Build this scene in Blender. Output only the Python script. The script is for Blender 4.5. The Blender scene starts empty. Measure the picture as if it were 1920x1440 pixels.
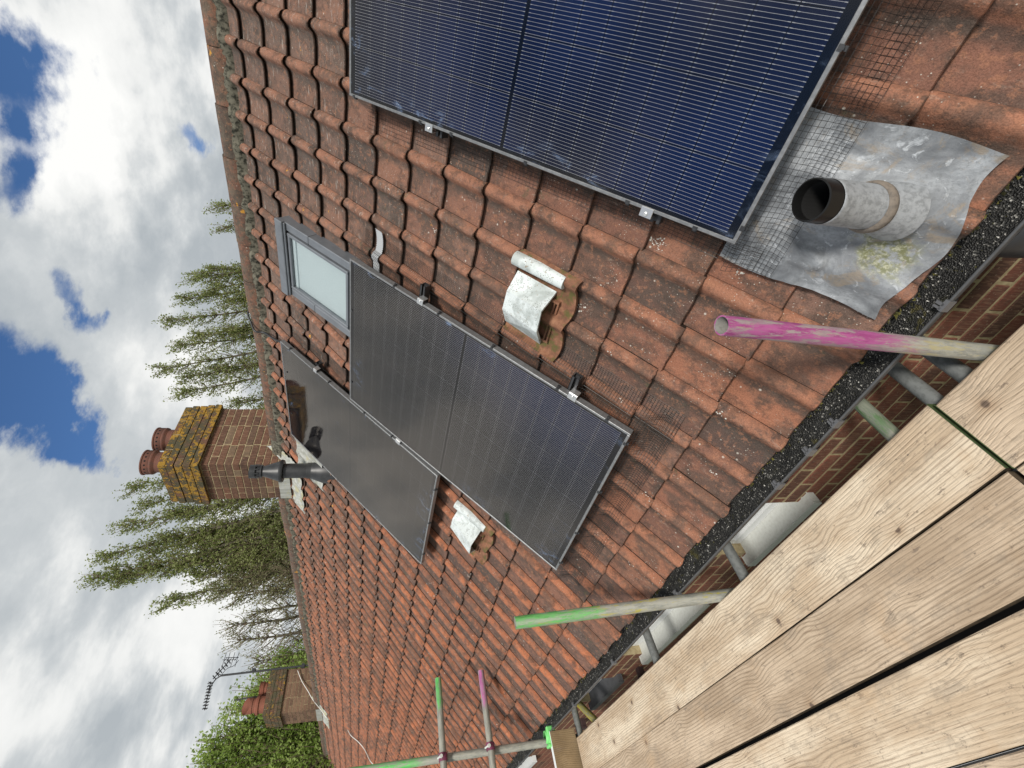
import bpy, bmesh, math, random
from mathutils import Vector, Matrix, noise as mn
random.seed(7)
scene = bpy.context.scene
COL = scene.collection
PI = math.pi
R = math.radians
TH = 0.7622173250316364            # roof pitch (43.7 degrees)
CT, ST = math.cos(TH), math.sin(TH)

# ------------------------------------------------------------------ camera
cd = bpy.data.cameras.new('camera')
cam = bpy.data.objects.new('camera', cd); COL.objects.link(cam)
cx = Vector((-0.13031252799886084, -0.15814453922086685, -0.9787793161694651))
cy = Vector((0.5996984486762351, -0.7987116836982316, 0.049207895497094124))
cz = Vector((-0.7895444355461338, -0.5805600322434844, 0.19892117348231503))
mw = Matrix((cx, cy, cz)).transposed().to_4x4()
mw.translation = Vector((-2.330372485102633, -0.4721349017922858, -0.19455263574073514))
cam.matrix_world = mw
cd.sensor_fit = 'HORIZONTAL'; cd.sensor_width = 36
cd.lens = 852.828 / 1920 * 36
cd.shift_x = 0.03689; cd.shift_y = -0.0616
cd.clip_start = 0.02; cd.clip_end = 3000
scene.camera = cam
scene.render.resolution_x, scene.render.resolution_y = 1024, 768
scene.render.engine = 'CYCLES'

# ------------------------------------------------------------------ node helper
class G:
    def __init__(s, tree): s.t = tree
    def N(s, typ, ins=None, **props):
        n = s.t.nodes.new(typ)
        for k, v in props.items(): setattr(n, k, v)
        for k, v in (ins or {}).items():
            if isinstance(v, bpy.types.NodeSocket): s.t.links.new(v, n.inputs[k])
            elif v is not None: n.inputs[k].default_value = v
        return n
    def math(s, op, a, b=None, c=None, clamp=False):
        n = s.N('ShaderNodeMath', {0: a, 1: b, 2: c} if c is not None else {0: a, 1: b}, operation=op); n.use_clamp = clamp
        return n.outputs[0]
    def mix(s, f, a, b, bt='MIX'):
        n = s.N('ShaderNodeMix', data_type='RGBA', blend_type=bt)
        for k, v in ((0, f), (6, a), (7, b)):
            if isinstance(v, bpy.types.NodeSocket): s.t.links.new(v, n.inputs[k])
            else: n.inputs[k].default_value = v if k == 0 else (v if len(v) == 4 else (*v, 1))
        return n.outputs[2]
    def noise(s, vec, scale, detail=4, rough=.55, dist=0, out='Fac'):
        return s.N('ShaderNodeTexNoise', {'Vector': vec, 'Scale': scale, 'Detail': detail, 'Roughness': rough, 'Distortion': dist}).outputs[out]
    def voro(s, vec, scale, out='Distance', rnd=1, feature='F1'):
        return s.N('ShaderNodeTexVoronoi', {'Vector': vec, 'Scale': scale, 'Randomness': rnd}, feature=feature).outputs[out]
    def ss(s, x, lo, hi):   # smoothstep
        n = s.N('ShaderNodeMapRange', {'Value': x, 'From Min': lo, 'From Max': hi, 'To Min': 0., 'To Max': 1.}, interpolation_type='SMOOTHSTEP')
        return n.outputs[0]
    def vmul(s, v, m):
        return s.N('ShaderNodeVectorMath', {0: v, 1: m}, operation='MULTIPLY').outputs[0]
    def vadd(s, v, m):
        return s.N('ShaderNodeVectorMath', {0: v, 1: m}, operation='ADD').outputs[0]
    def sep(s, v): return s.N('ShaderNodeSeparateXYZ', {0: v}).outputs
    def comb(s, x, y, z): return s.N('ShaderNodeCombineXYZ', {0: x, 1: y, 2: z}).outputs[0]
    def ramp(s, f, stops):
        n = s.N('ShaderNodeValToRGB', {0: f}); e = n.color_ramp.elements
        while len(e) < len(stops): e.new(.5)
        for q, (p, c) in zip(e, stops): q.position = p; q.color = (*c, 1)
        return n.outputs[0]
    def bump(s, h, strength=.3, dist=.01):
        return s.N('ShaderNodeBump', {'Height': h, 'Strength': strength, 'Distance': dist}).outputs[0]

def newmat(name):
    m = bpy.data.materials.new(name); m.use_nodes = True
    g = G(m.node_tree); b = m.node_tree.nodes['Principled BSDF']
    g.b = b; g.m = m
    g.pos = g.N('ShaderNodeNewGeometry').outputs['Position']
    tc = g.N('ShaderNodeTexCoord'); g.obj = tc.outputs['Object']; g.uv = tc.outputs['UV']
    g.rnd = g.N('ShaderNodeObjectInfo').outputs['Random']
    return g
def setb(g, color=None, rough=.7, metal=0, normal=None, **kw):
    for k, v in {'Base Color': color, 'Roughness': rough, 'Metallic': metal, 'Normal': normal, **kw}.items():
        if v is None: continue
        if isinstance(v, bpy.types.NodeSocket): g.t.links.new(v, g.b.inputs[k])
        else: g.b.inputs[k].default_value = (*v, 1) if k == 'Base Color' and len(v) == 3 else v
    return g.m

# ------------------------------------------------------------------ sky, sun, exposure
SUN_EL, SUN_AZ = R(43), R(214)     # azimuth counted from +Y clockwise
sd_ = Vector((math.sin(SUN_AZ) * math.cos(SUN_EL), math.cos(SUN_AZ) * math.cos(SUN_EL), math.sin(SUN_EL)))
sl = bpy.data.lights.new('sun', 'SUN'); sl.energy = 3.7; sl.angle = R(10); sl.color = (1, .95, .88)
so = bpy.data.objects.new('sun', sl); COL.objects.link(so)
so.rotation_euler = sd_.to_track_quat('Z', 'Y').to_euler(); so.location = (-6, -6, 12)

w = bpy.data.worlds.new('World'); scene.world = w; w.use_nodes = True
g = G(w.node_tree); bg = w.node_tree.nodes['Background']
sky = g.N('ShaderNodeTexSky', sky_type='NISHITA'); sky.sun_disc = False
sky.sun_elevation = SUN_EL; sky.sun_rotation = SUN_AZ; sky.dust_density = .4; sky.ozone_density = 2.5; sky.air_density = .8
D = g.N('ShaderNodeTexCoord').outputs['Generated']
D = g.N('ShaderNodeVectorMath', {0: D}, operation='NORMALIZE').outputs[0]
dx, dy, dz = g.sep(D)
den = g.math('ADD', g.math('MAXIMUM', dz, 0.0), .22)
P = g.comb(g.math('DIVIDE', dx, den), g.math('DIVIDE', dy, den), g.math('MULTIPLY', dz, 1.5))
warp = g.N('ShaderNodeTexNoise', {'Vector': P, 'Scale': 3.2, 'Detail': 8., 'Roughness': .62}).outputs['Color']
wv = g.vmul(g.vadd(warp, (-.5, -.5, -.5)), (.17, .17, .17))
Dw = g.vadd(D, wv)
def blobs(lst, Dv):
    acc = None
    for (vx, vy, vz, r, amp) in lst:
        d = g.N('ShaderNodeVectorMath', {0: Dv, 1: (vx, vy, vz)}, operation='DISTANCE').outputs['Value']
        q = g.math('DIVIDE', d, r); q = g.math('MULTIPLY', g.math('MULTIPLY', q, q), -1.)
        e = g.math('MULTIPLY', g.math('EXPONENT', q), amp)
        acc = e if acc is None else g.math('ADD', acc, e)
    return acc
blue = blobs([(.8222, .1957, .5346, .044, .8), (.8504, .15, .51, .034, .6), (.7929, .2637, .5493, .040, .85), (.7700, .3315, .5493, .034, .75), (.7398, .3672, .5638, .030, .5),
    (.7175, .4804, .5044, .024, .50), (.6896, .5348, .4883, .027, .55), (.7037, .5124, .4922, .020, .4), (.6062, .5697, .555, .055, .95), (.5912, .6113, .5262, .045, .85),
    (.5597, .6627, .4976, .043, .85), (.5372, .7012, .4687, .034, .75), (.5260, .7289, .438, .024, .5), (.8760, .1701, .450, .026, .45),
    (.8931, .2721, .3581, .026, .42), (.8925, .301, .336, .026, .45), (.5565, .6344, .5365, .045, .8), (.5165, .6944, .5, .03, .5),
    (.70, .30, .645, .07, .6), (.45, .55, .70, .12, .6), (.2, -.1, .97, .2, .5), (-.58, .10, .81, .30, .85), (-.18, .06, .98, .20, .6), (-.3, -.6, .74, .16, .5), (-.6, .75, .3, .12, .5), (-.8, -.5, .35, .14, .5)], Dw)
n1 = g.noise(P, 2.6, 9, .58)
cover = g.math('SUBTRACT', g.math('MULTIPLY_ADD', n1, 1.1, .25), blue)
cover = g.ss(cover, .06, .56)
white = blobs([(.8413, .1942, .5044, .07, .6), (.8208, .2433, .5169, .08, .75), (.8104, .3017, .5023, .08, .7), (.7798, .3523, .5174, .06, .6), (.6827, .5841, .4392, .08, .5),
    (.6249, .6816, .3807, .08, .45), (.4325, .7528, .4961, .14, .3), (.7026, .4552, .5469, .06, .35)], Dw)
n2 = g.noise(g.vmul(P, (1., 1., 1.)), 1.7, 7, .55)
shade = g.math('ADD', g.ss(n2, .40, .64), white)
n3 = g.noise(Dw, 14., 8, .62)
shade = g.math('MULTIPLY_ADD', g.math('SUBTRACT', n3, .5), .5, shade)
cc = g.ramp(g.math('MULTIPLY', shade, .66), [(0, (4.5, 4.9, 5.2)), (.25, (6.2, 6.5, 6.65)), (.5, (8.6, 8.7, 8.6)), (.8, (10., 10., 9.8))])
blu = g.mix(1., sky.outputs[0], (.80, 1.08, 1.32, 1), 'MULTIPLY')
hz = g.ss(dz, -.02, .0)
col = g.mix(cover, blu, cc)
g.t.links.new(col, bg.inputs[0]); bg.inputs[1].default_value = 0.1
scene.view_settings.view_transform = 'Standard'; scene.view_settings.look = 'None'
scene.view_settings.exposure = 0.0; scene.view_settings.gamma = 1; scene.view_settings.use_curve_mapping = False

# ------------------------------------------------------------------ mesh helper
class MB:
    def __init__(s): s.v = []; s.f = []; s.m = []; s.uv = {}
    def add(s, vs, fs, mi=0, uvs=None):
        o = len(s.v); s.v += [tuple(v) for v in vs]
        for f in fs:
            s.f.append(tuple(i + o for i in f)); s.m.append(mi)
        if uvs:
            for i, u in enumerate(uvs): s.uv[o + i] = u
    def box(s, x0, x1, y0, y1, z0, z1, mi=0, M=None):
        vs = [Vector(p) for p in ((x0, y0, z0), (x1, y0, z0), (x1, y1, z0), (x0, y1, z0), (x0, y0, z1), (x1, y0, z1), (x1, y1, z1), (x0, y1, z1))]
        if M: vs = [M @ v for v in vs]
        s.add(vs, [(0, 3, 2, 1), (4, 5, 6, 7), (0, 1, 5, 4), (1, 2, 6, 5), (2, 3, 7, 6), (3, 0, 4, 7)], mi)
    def tube(s, pts, rad, n=12, mi=0, caps=True, inner=None):
        pts = [Vector(p) for p in pts]; rs = rad if isinstance(rad, (list, tuple)) else [rad] * len(pts)
        rings = []; up = None; vs = []
        for i, p in enumerate(pts):
            t = (pts[min(i + 1, len(pts) - 1)] - pts[max(i - 1, 0)]).normalized()
            if up is None:
                up = t.orthogonal().normalized()
            else:
                up = (up - t * up.dot(t)).normalized()
            b = t.cross(up)
            for k in range(n):
                a = 2 * PI * k / n
                vs.append(p + (up * math.cos(a) + b * math.sin(a)) * rs[i])
        fs = []
        for i in range(len(pts) - 1):
            for k in range(n):
                k2 = (k + 1) % n
                fs.append((i * n + k, i * n + k2, (i + 1) * n + k2, (i + 1) * n + k))
        if caps:
            fs.append(tuple(range(n - 1, -1, -1))); fs.append(tuple((len(pts) - 1) * n + k for k in range(n)))
        s.add(vs, fs, mi)
    def lathe(s, prof, center=(0, 0, 0), n=24, mi=0, M=None):
        c = Vector(center); vs = []
        for (r, z) in prof:
            for k in range(n):
                a = 2 * PI * k / n; v = Vector((r * math.cos(a), r * math.sin(a), z))
                vs.append((M @ v if M else v) + c)
        fs = []
        for i in range(len(prof) - 1):
            for k in range(n):
                k2 = (k + 1) % n; fs.append((i * n + k, i * n + k2, (i + 1) * n + k2, (i + 1) * n + k))
        s.add(vs, fs, mi)
    def grid(s, fn, na, nb, mi=0, flip=False, uv=False):
        vs = []; us = []
        for i in range(na + 1):
            for j in range(nb + 1):
                vs.append(fn(i / na, j / nb)); us.append((i / na, j / nb))
        fs = []
        for i in range(na):
            for j in range(nb):
                q = (i * (nb + 1) + j, i * (nb + 1) + j + 1, (i + 1) * (nb + 1) + j + 1, (i + 1) * (nb + 1) + j)
                fs.append(q[::-1] if flip else q)
        s.add(vs, fs, mi, us if uv else None)
    def mesh(s, name, mats, smooth=None):
        me = bpy.data.meshes.new(name); me.from_pydata(s.v, [], s.f); me.update()
        for m in (mats if isinstance(mats, (list, tuple)) else [mats]): me.materials.append(m)
        me.polygons.foreach_set('material_index', s.m)
        if s.uv:
            ul = me.uv_layers.new(name='UVMap'); li = [0] * len(me.loops); me.loops.foreach_get('vertex_index', li)
            ul.data.foreach_set('uv', [c for i in li for c in s.uv.get(i, (0, 0))])
        if smooth is not None:
            me.polygons.foreach_set('use_smooth', [True] * len(me.polygons))
            if smooth < 180: me.set_sharp_from_angle(angle=R(smooth))
        return me
    def build(s, name, mats, parent=None, smooth=None, **kw):
        return link(name, s.mesh(name, mats, smooth), parent, **kw)
def link(name, me, parent=None, loc=None, rot=None, kind=None, label=None, cat=None, group=None):
    o = bpy.data.objects.new(name, me); COL.objects.link(o)
    if parent: o.parent = parent
    if loc is not None: o.location = loc
    if rot is not None: o.rotation_euler = rot
    tag(o, label, cat, group, kind); return o
def tag(o, label=None, cat=None, group=None, kind=None):
    for k, v in (('label', label), ('category', cat), ('group', group), ('kind', kind)):
        if v: o[k] = v
def bevel_mesh(me, wdt, seg=1):
    bm = bmesh.new(); bm.from_mesh(me)
    bmesh.ops.bevel(bm, geom=bm.edges[:], offset=wdt, segments=seg, affect='EDGES', profile=.6)
    bm.to_mesh(me); bm.free(); return me
def RW(u, t, h):      # roof coordinates (up the slope, along the eaves, above the plane) to world
    return Vector((u * CT - h * ST, t, u * ST + h * CT))
ROOFROT = (0, -TH, 0)
def nz(x, y, z=0, s=1.): return mn.noise(Vector((x * s, y * s, z * s)))

# ------------------------------------------------------------------ materials
def M_tile(name='clay_tile', ridge=False):
    g = newmat(name)
    at = g.N('ShaderNodeAttribute', attribute_name='tint').outputs['Fac']
    r = g.mix(g.math('GREATER_THAN', at, .0001), g.comb(g.rnd, g.rnd, g.rnd), g.comb(at, at, at))
    r = g.sep(r)[0]
    r2 = g.math('FRACT', g.math('MULTIPLY', r, 7.31))
    off = g.comb(g.math('MULTIPLY', r, 31.), g.math('MULTIPLY', r2, 17.), 0.)
    p = g.vadd(g.pos, off)
    base = g.ramp(r, [(0, (.105, .070, .058)), (.22, (.175, .092, .068)), (.5, (.250, .118, .080)), (.8, (.330, .142, .085)), (.92, (.20, .125, .098)), (1, (.135, .095, .078))])
    u = g.sep(g.uv)[0]
    px, py, pz = g.sep(g.pos)
    if not ridge:
        roll = g.math('SUBTRACT', 1., g.ss(u, .26, .36))
        rn = g.ss(g.noise(p, 14, 5, .7), .34, .56)
        # the rolls further along the terrace are weathered brighter orange
        far = g.ss(py, .9, 3.2)
        rc = g.mix(far, (.36, .165, .102, 1), g.mix(r2, (.33, .125, .070, 1), (.52, .180, .082, 1)))
        base = g.mix(g.math('MULTIPLY', g.math('MULTIPLY', roll, rn), .85), base, rc)
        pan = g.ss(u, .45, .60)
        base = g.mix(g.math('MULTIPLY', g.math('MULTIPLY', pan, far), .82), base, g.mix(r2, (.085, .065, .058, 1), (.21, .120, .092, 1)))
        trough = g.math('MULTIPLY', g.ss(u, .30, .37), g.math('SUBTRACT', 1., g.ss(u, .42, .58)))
        base = g.mix(g.math('MULTIPLY', trough, .70), base, (.066, .054, .045, 1))  # gathered dirt plus some shading beside the roll, painted into the colour
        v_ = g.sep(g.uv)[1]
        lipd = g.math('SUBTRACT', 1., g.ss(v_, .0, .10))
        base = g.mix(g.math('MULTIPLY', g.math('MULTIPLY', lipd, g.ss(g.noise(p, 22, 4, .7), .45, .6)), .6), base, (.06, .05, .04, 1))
        sc_ = g.ss(g.noise(g.vmul(g.vadd(p, (6, 1, 2)), (16., 50., 16.)), 1., 6, .78), .56, .64)
        base = g.mix(g.math('MULTIPLY', sc_, .38), base, (.37, .27, .21, 1))
        # grime: the courses near the ridge are greyer
        hi = g.ss(pz, -1.1, .6)
        gr = g.math('MULTIPLY', g.math('MULTIPLY', hi, g.math('SUBTRACT', 1., g.math('MULTIPLY', roll, .6))), .68)
        base = g.mix(gr, base, g.mix(r2, (.115, .094, .082, 1), (.20, .145, .118, 1)))
    else:
        base = g.mix(g.math('MULTIPLY', g.ss(g.noise(g.pos, 9, 7, .75), .36, .56), .85), base, (.135, .115, .088, 1))
        base = g.mix(g.math('MULTIPLY', g.ss(g.noise(g.pos, 34, 5, .75), .52, .64), .7), base, (.07, .06, .045, 1))
    big = g.noise(p, 5.5, 7, .68)
    base = g.mix(g.math('MULTIPLY', g.ss(big, .46, .60), .64), base, (.088, .070, .058, 1))
    bm2 = g.noise(g.vadd(p, (4, 4, 4)), 17, 6, .72)
    base = g.mix(g.math('MULTIPLY', g.ss(bm2, .50, .61), .5), base, (.060, .046, .038, 1))
    mid = g.noise(p, 38, 5, .75)
    base = g.mix(g.math('MULTIPLY', g.ss(mid, .52, .64), .55), base, (.36, .17, .10, 1))
    fine = g.noise(p, 260, 3, .7)
    base = g.mix(g.math('MULTIPLY', g.ss(fine, .40, .62), .50), base, g.mix(1., base, (.42, .42, .42, 1), 'MULTIPLY'))
    # pale lichen dots
    v = g.voro(p, 85); vm = g.math('SUBTRACT', 1., g.ss(v, .09, .17))
    patch = g.ss(g.noise(p, 7, 3, .6), .50, .62)
    base = g.mix(g.math('MULTIPLY', g.math('MULTIPLY', vm, patch), .85), base, (.56, .53, .46, 1))
    v2 = g.voro(g.vadd(p, (3, 5, 1)), 24); vm2 = g.math('SUBTRACT', 1., g.ss(v2, .07, .13))
    base = g.mix(g.math('MULTIPLY', g.math('MULTIPLY', vm2, g.ss(g.noise(p, 3.3, 2, .5), .5, .6)), .7), base, (.60, .57, .50, 1))
    if not ridge:
        st = g.ss(g.noise(g.vmul(p, (60., 9., 60.)), 1., 4, .7), .60, .68)
        base = g.mix(g.math('MULTIPLY', g.math('MULTIPLY', st, hi), .5), base, (.50, .47, .42, 1))
    # dark green algae
    al = g.ss(g.noise(g.vadd(p, (9, 2, 4)), 9, 5, .7), .62, .74)
    base = g.mix(g.math('MULTIPLY', al, .65), base, (.075, .078, .045, 1))
    # orange lichen
    lo = g.ss(g.noise(g.vadd(g.pos, (1, 7, 4)), 16 if not ridge else 7, 3, .6), .715 if not ridge else .66, .75 if not ridge else .70)
    lo = g.math('MULTIPLY', lo, g.ss(pz, -.9, .4))
    base = g.mix(lo, base, (.50, .25, .045, 1))
    hgt = g.math('ADD', g.math('MULTIPLY', mid, .6), g.math('MULTIPLY', fine, .4))
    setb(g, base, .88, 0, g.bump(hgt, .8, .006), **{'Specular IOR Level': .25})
    return g.m
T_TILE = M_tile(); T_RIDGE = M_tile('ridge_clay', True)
T_EDGE = None

def M_simple(name, color, rough=.6, metal=0, nscale=0, dark=None, amount=.5, bump=0, spec=.5):
    g = newmat(name); c = (*color, 1)
    nrm = None
    if nscale:
        n = g.noise(g.pos, nscale, 6, .65)
        c = g.mix(g.math('MULTIPLY', g.ss(n, .42, .65), amount), c, (*(dark or tuple(x * .4 for x in color)), 1))
        if bump: nrm = g.bump(n, bump, .003)
    return setb(g, c, rough, metal, nrm, **{'Specular IOR Level': spec})

T_EDGE = M_simple('tile_edge_shade', (.022, .017, .014), .95, 0, 30, (.050, .032, .024), .5, 0, .05)  # step shadow of each course painted into the tile front faces
def M_brick(name, lichen=0., cols=None, ribs=True):
    g = newmat(name)
    at = g.N('ShaderNodeAttribute', attribute_name='tint').outputs['Fac']
    r = g.sep(g.mix(g.math('GREATER_THAN', at, .0001), g.comb(g.rnd, g.rnd, g.rnd), g.comb(at, at, at)))[0]
    cols = cols or [(0, (.065, .042, .034)), (.3, (.120, .062, .042)), (.6, (.165, .078, .050)), (.85, (.11, .068, .048)), (1, (.21, .155, .10))]
    c = g.ramp(r, cols)
    n = g.noise(g.pos, 30, 6, .7)
    c = g.mix(g.math('MULTIPLY', g.ss(n, .42, .7), .6), c, (.09, .058, .045, 1))
    px, py, pz = g.sep(g.pos)
    if ribs:
        wv = g.math('SINE', g.math('MULTIPLY', g.math('ADD', px, py), 560.))
        wn = g.noise(g.vmul(g.pos, (140., 140., 18.)), 1., 3, .6)
        c = g.mix(g.math('MULTIPLY', g.ss(wn, .45, .66), .45), c, (.29, .17, .11, 1))
    v = g.voro(g.pos, 60); c = g.mix(g.math('MULTIPLY', g.math('SUBTRACT', 1., g.ss(v, .1, .2)), .35), c, (.42, .36, .26, 1))
    if lichen:
        c = g.mix(g.ss(g.noise(g.vadd(g.pos, (4, 4, 4)), 6, 5, .7), .36, .58), c, (.085, .078, .048, 1))
        l = g.ss(g.math('MULTIPLY_ADD', g.math('SUBTRACT', g.noise(g.pos, 4.5, 3, .5), .5), .35, g.noise(g.pos, 19, 7, .72, .3)), .59 - .09 * lichen, .64 - .09 * lichen)
        lc = g.mix(g.noise(g.pos, 60, 3, .6), (.22, .13, .02, 1), (.46, .27, .055, 1))
        c = g.mix(l, c, lc)
        n = g.math('ADD', n, g.math('MULTIPLY', l, .5))
    hh = g.math('ADD', n, g.math('MULTIPLY', g.noise(g.vmul(g.pos, (200., 200., 25.)), 1., 3, .6), .6))
    return setb(g, c, .92, 0, g.bump(hh, .7, .005), **{'Specular IOR Level': .2})
B_CHIM = M_brick('chimney_brick'); B_CAP = M_brick('lichen_brick', 1.); B_CAP2 = M_brick('old_lichen_brick', .25)
B_CHIM2 = M_brick('far_chimney_brick', 0, [(0, (.10, .065, .045)), (.5, (.17, .10, .065)), (1, (.22, .14, .09))])
B_WALL = M_brick('wall_brick', 0, [(0, (.10, .052, .038)), (.4, (.17, .065, .045)), (.8, (.21, .075, .05)), (1, (.14, .07, .05))])
M_MORT = M_simple('lime_mortar', (.40, .33, .20), .95, 0, 40, (.26, .20, .11), .7, .5, .1)
M_MORTC = M_simple('chimney_mortar', (.42, .34, .21), .95, 0, 40, (.13, .10, .06), .8, .5, .1)
M_BED = M_simple('ridge_mortar', (.17, .16, .125), .95, 0, 38, (.030, .030, .024), 1., 1., .1)
M_DECK = M_simple('roof_felt', (.02, .017, .015), .95)
M_FELT = M_simple('black_underlay', (.012, .012, .012), .9)

def M_lead(name='lead_sheet', moss=True):
    g = newmat(name)
    n = g.noise(g.pos, 7, 7, .65, .6); n2 = g.noise(g.pos, 24, 6, .7, 1.2); n3 = g.noise(g.pos, 120, 4, .7)
    c = g.ramp(n, [(.34, (.115, .123, .135)), (.5, (.205, .218, .232)), (.64, (.34, .36, .38))])
    c = g.mix(g.math('MULTIPLY', g.ss(n2, .57, .66), .6), c, (.52, .55, .58, 1))
    c = g.mix(g.math('MULTIPLY', g.ss(g.noise(g.vadd(g.pos, (2, 1, 5)), 9, 6, .72, 1.), .52, .64), .6), c, (.27, .21, .14, 1))
    c = g.mix(g.math('MULTIPLY', g.ss(n3, .48, .7), .5), c, (.13, .14, .15, 1))
    if moss:
        d = g.N('ShaderNodeVectorMath', {0: g.pos, 1: tuple(RW(-2.045, -.10, -.09))}, operation='DISTANCE').outputs['Value']
        d = g.math('MULTIPLY_ADD', g.math('SUBTRACT', n, .5), -.25, d)
        mk = g.math('SUBTRACT', 1., g.ss(d, .035, .085))
        mc = g.mix(g.ss(g.noise(g.pos, 95, 3, .7), .46, .66), (.15, .155, .055, 1), (.40, .40, .28, 1))
        c = g.mix(g.math('MULTIPLY', g.math('MULTIPLY', mk, g.ss(g.noise(g.pos, 45, 5, .75), .38, .58)), .85), c, mc)
    setb(g, c, .6, .15, g.bump(g.math('ADD', n2, g.math('MULTIPLY', n3, .3)), .4, .006), **{'Specular IOR Level': .35}); return g.m
M_LEAD = M_lead()
def M_flash():
    g = newmat('old_lead_flashing')
    n = g.noise(g.vmul(g.pos, (22., 22., 3.)), 1., 5, .7)
    c = g.ramp(n, [(.3, (.20, .205, .165)), (.5, (.38, .39, .36)), (.7, (.54, .55, .53))])
    c = g.mix(g.math('MULTIPLY', g.ss(g.noise(g.vadd(g.pos, (3, 3, 3)), 9, 4, .7), .52, .64), .6), c, (.42, .38, .17, 1))
    return setb(g, c, .7, .1, g.bump(n, .3, .004))
M_FLASH = M_flash()

def M_wood(name='scaffold_board', warm=(.53, .41, .285), pale=(.71, .60, .455), dark=(.19, .125, .08)):
    g = newmat(name)
    x, y, z = g.sep(g.obj)
    r = g.rnd
    ox = g.math('MULTIPLY', r, 37.); q = g.comb(g.math('ADD', x, ox), g.math('ADD', y, g.math('MULTIPLY', r, 11.)), g.math('ADD', z, ox))
    # knots
    kv = g.vmul(q, (5.2, 1.55, 0.))
    vn = g.N('ShaderNodeTexVoronoi', {'Vector': kv, 'Scale': 1.0, 'Randomness': 1.0}, feature='F1')
    df = g.N('ShaderNodeVectorMath', {0: kv, 1: vn.outputs['Position']}, operation='SUBTRACT').outputs[0]
    dd = g.N('ShaderNodeVectorMath', {0: g.vmul(df, (.19, .60, 0.))}, operation='LENGTH').outputs['Value']     # metres
    wob = g.noise(g.vmul(q, (4., .50, 4.)), 1., 2.5, .5)
    push = g.math('EXPONENT', g.math('MULTIPLY', g.math('MULTIPLY', dd, dd), -260.))
    sx = g.sep(df)[0]
    coord = g.math('ADD', g.math('MULTIPLY', g.sep(q)[0], 560.), g.math('MULTIPLY', wob, 40.))
    coord = g.math('ADD', coord, g.math('MULTIPLY', push, g.math('MULTIPLY', sx, 70.)))
    ring = g.math('MULTIPLY_ADD', g.math('SINE', coord), .5, .5)
    ring = g.math('POWER', ring, 3.)
    fib = g.noise(g.vmul(q, (420., 9., 420.)), 1., 4, .7)
    big = g.noise(g.vmul(q, (9., 2.2, 9.)), 1., 4, .6)
    c = g.mix(g.ss(big, .35, .65), (*warm, 1), (*pale, 1))
    c = g.mix(g.math('MULTIPLY', ring, g.math('MULTIPLY', g.ss(g.noise(g.vmul(q, (11., .8, 11.)), 1., 3, .6), .40, .60), .46)), c, (*dark, 1))
    c = g.mix(g.math('MULTIPLY', g.ss(fib, .52, .64), .55), c, (dark[0] * 1.3, dark[1] * 1.3, dark[2] * 1.3, 1))
    kn = g.math('SUBTRACT', 1., g.ss(dd, .006, .013))
    kr = g.math('MULTIPLY', g.math('EXPONENT', g.math('MULTIPLY', g.math('MULTIPLY', dd, dd), -1800.)), .55)
    has = g.math('GREATER_THAN', g.sep(vn.outputs['Color'])[0], .45)
    c = g.mix(g.math('MULTIPLY', kr, has), c, (.30, .19, .11, 1))
    c = g.mix(g.math('MULTIPLY', g.math('MULTIPLY', kn, has), .85), c, (.10, .07, .055, 1))
    # saw and wear marks across, scuffs
    saw = g.noise(g.vmul(q, (12., 150., 12.)), 1., 2, .5)
    c = g.mix(g.math('MULTIPLY', g.ss(saw, .62, .72), .25), c, (.30, .23, .16, 1))
    sc = g.noise(g.vmul(g.vadd(q, (5, 5, 0)), (40., 17., 1.)), 1., 7, .8)
    c = g.mix(g.math('MULTIPLY', g.ss(sc, .59, .64), .7), c, (.19, .145, .11, 1))
    st = g.noise(g.vadd(q, (2, 8, 0)), 4.2, 4, .6)
    c = g.mix(g.math('MULTIPLY', g.ss(st, .58, .72), .35), c, (.50, .34, .20, 1))
    dt = g.noise(g.vmul(g.vadd(q, (7, 3, 0)), (15., 6., 1.)), 1., 9, .80)
    c = g.mix(g.math('MULTIPLY', g.ss(dt, .52, .60), .36), c, (.25, .205, .16, 1))
    spk = g.math('SUBTRACT', 1., g.ss(g.voro(g.vmul(q, (1., .5, 0.)), 26.), .03, .07))
    c = g.mix(g.math('MULTIPLY', g.math('MULTIPLY', spk, g.ss(dt, .42, .55)), .8), c, (.09, .075, .065, 1))
    h = g.math('ADD', g.math('MULTIPLY', fib, .8), g.math('MULTIPLY', ring, -.5))
    setb(g, c, .8, 0, g.bump(h, .7, .003), **{'Specular IOR Level': .25}); return g.m
W_A = M_wood(); W_B = M_wood('aged_board', (.41, .31, .215), (.58, .46, .335), (.16, .11, .07)); W_D = M_simple('board_edge_shade', (.10, .075, .05), .9, 0, 30, (.035, .03, .022), .8, .4, .1); W_C = M_wood('toe_board_wood', (.235, .165, .09), (.30, .215, .12), (.10, .07, .04))  # W_D: shade of the gaps painted into the board sides

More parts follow.
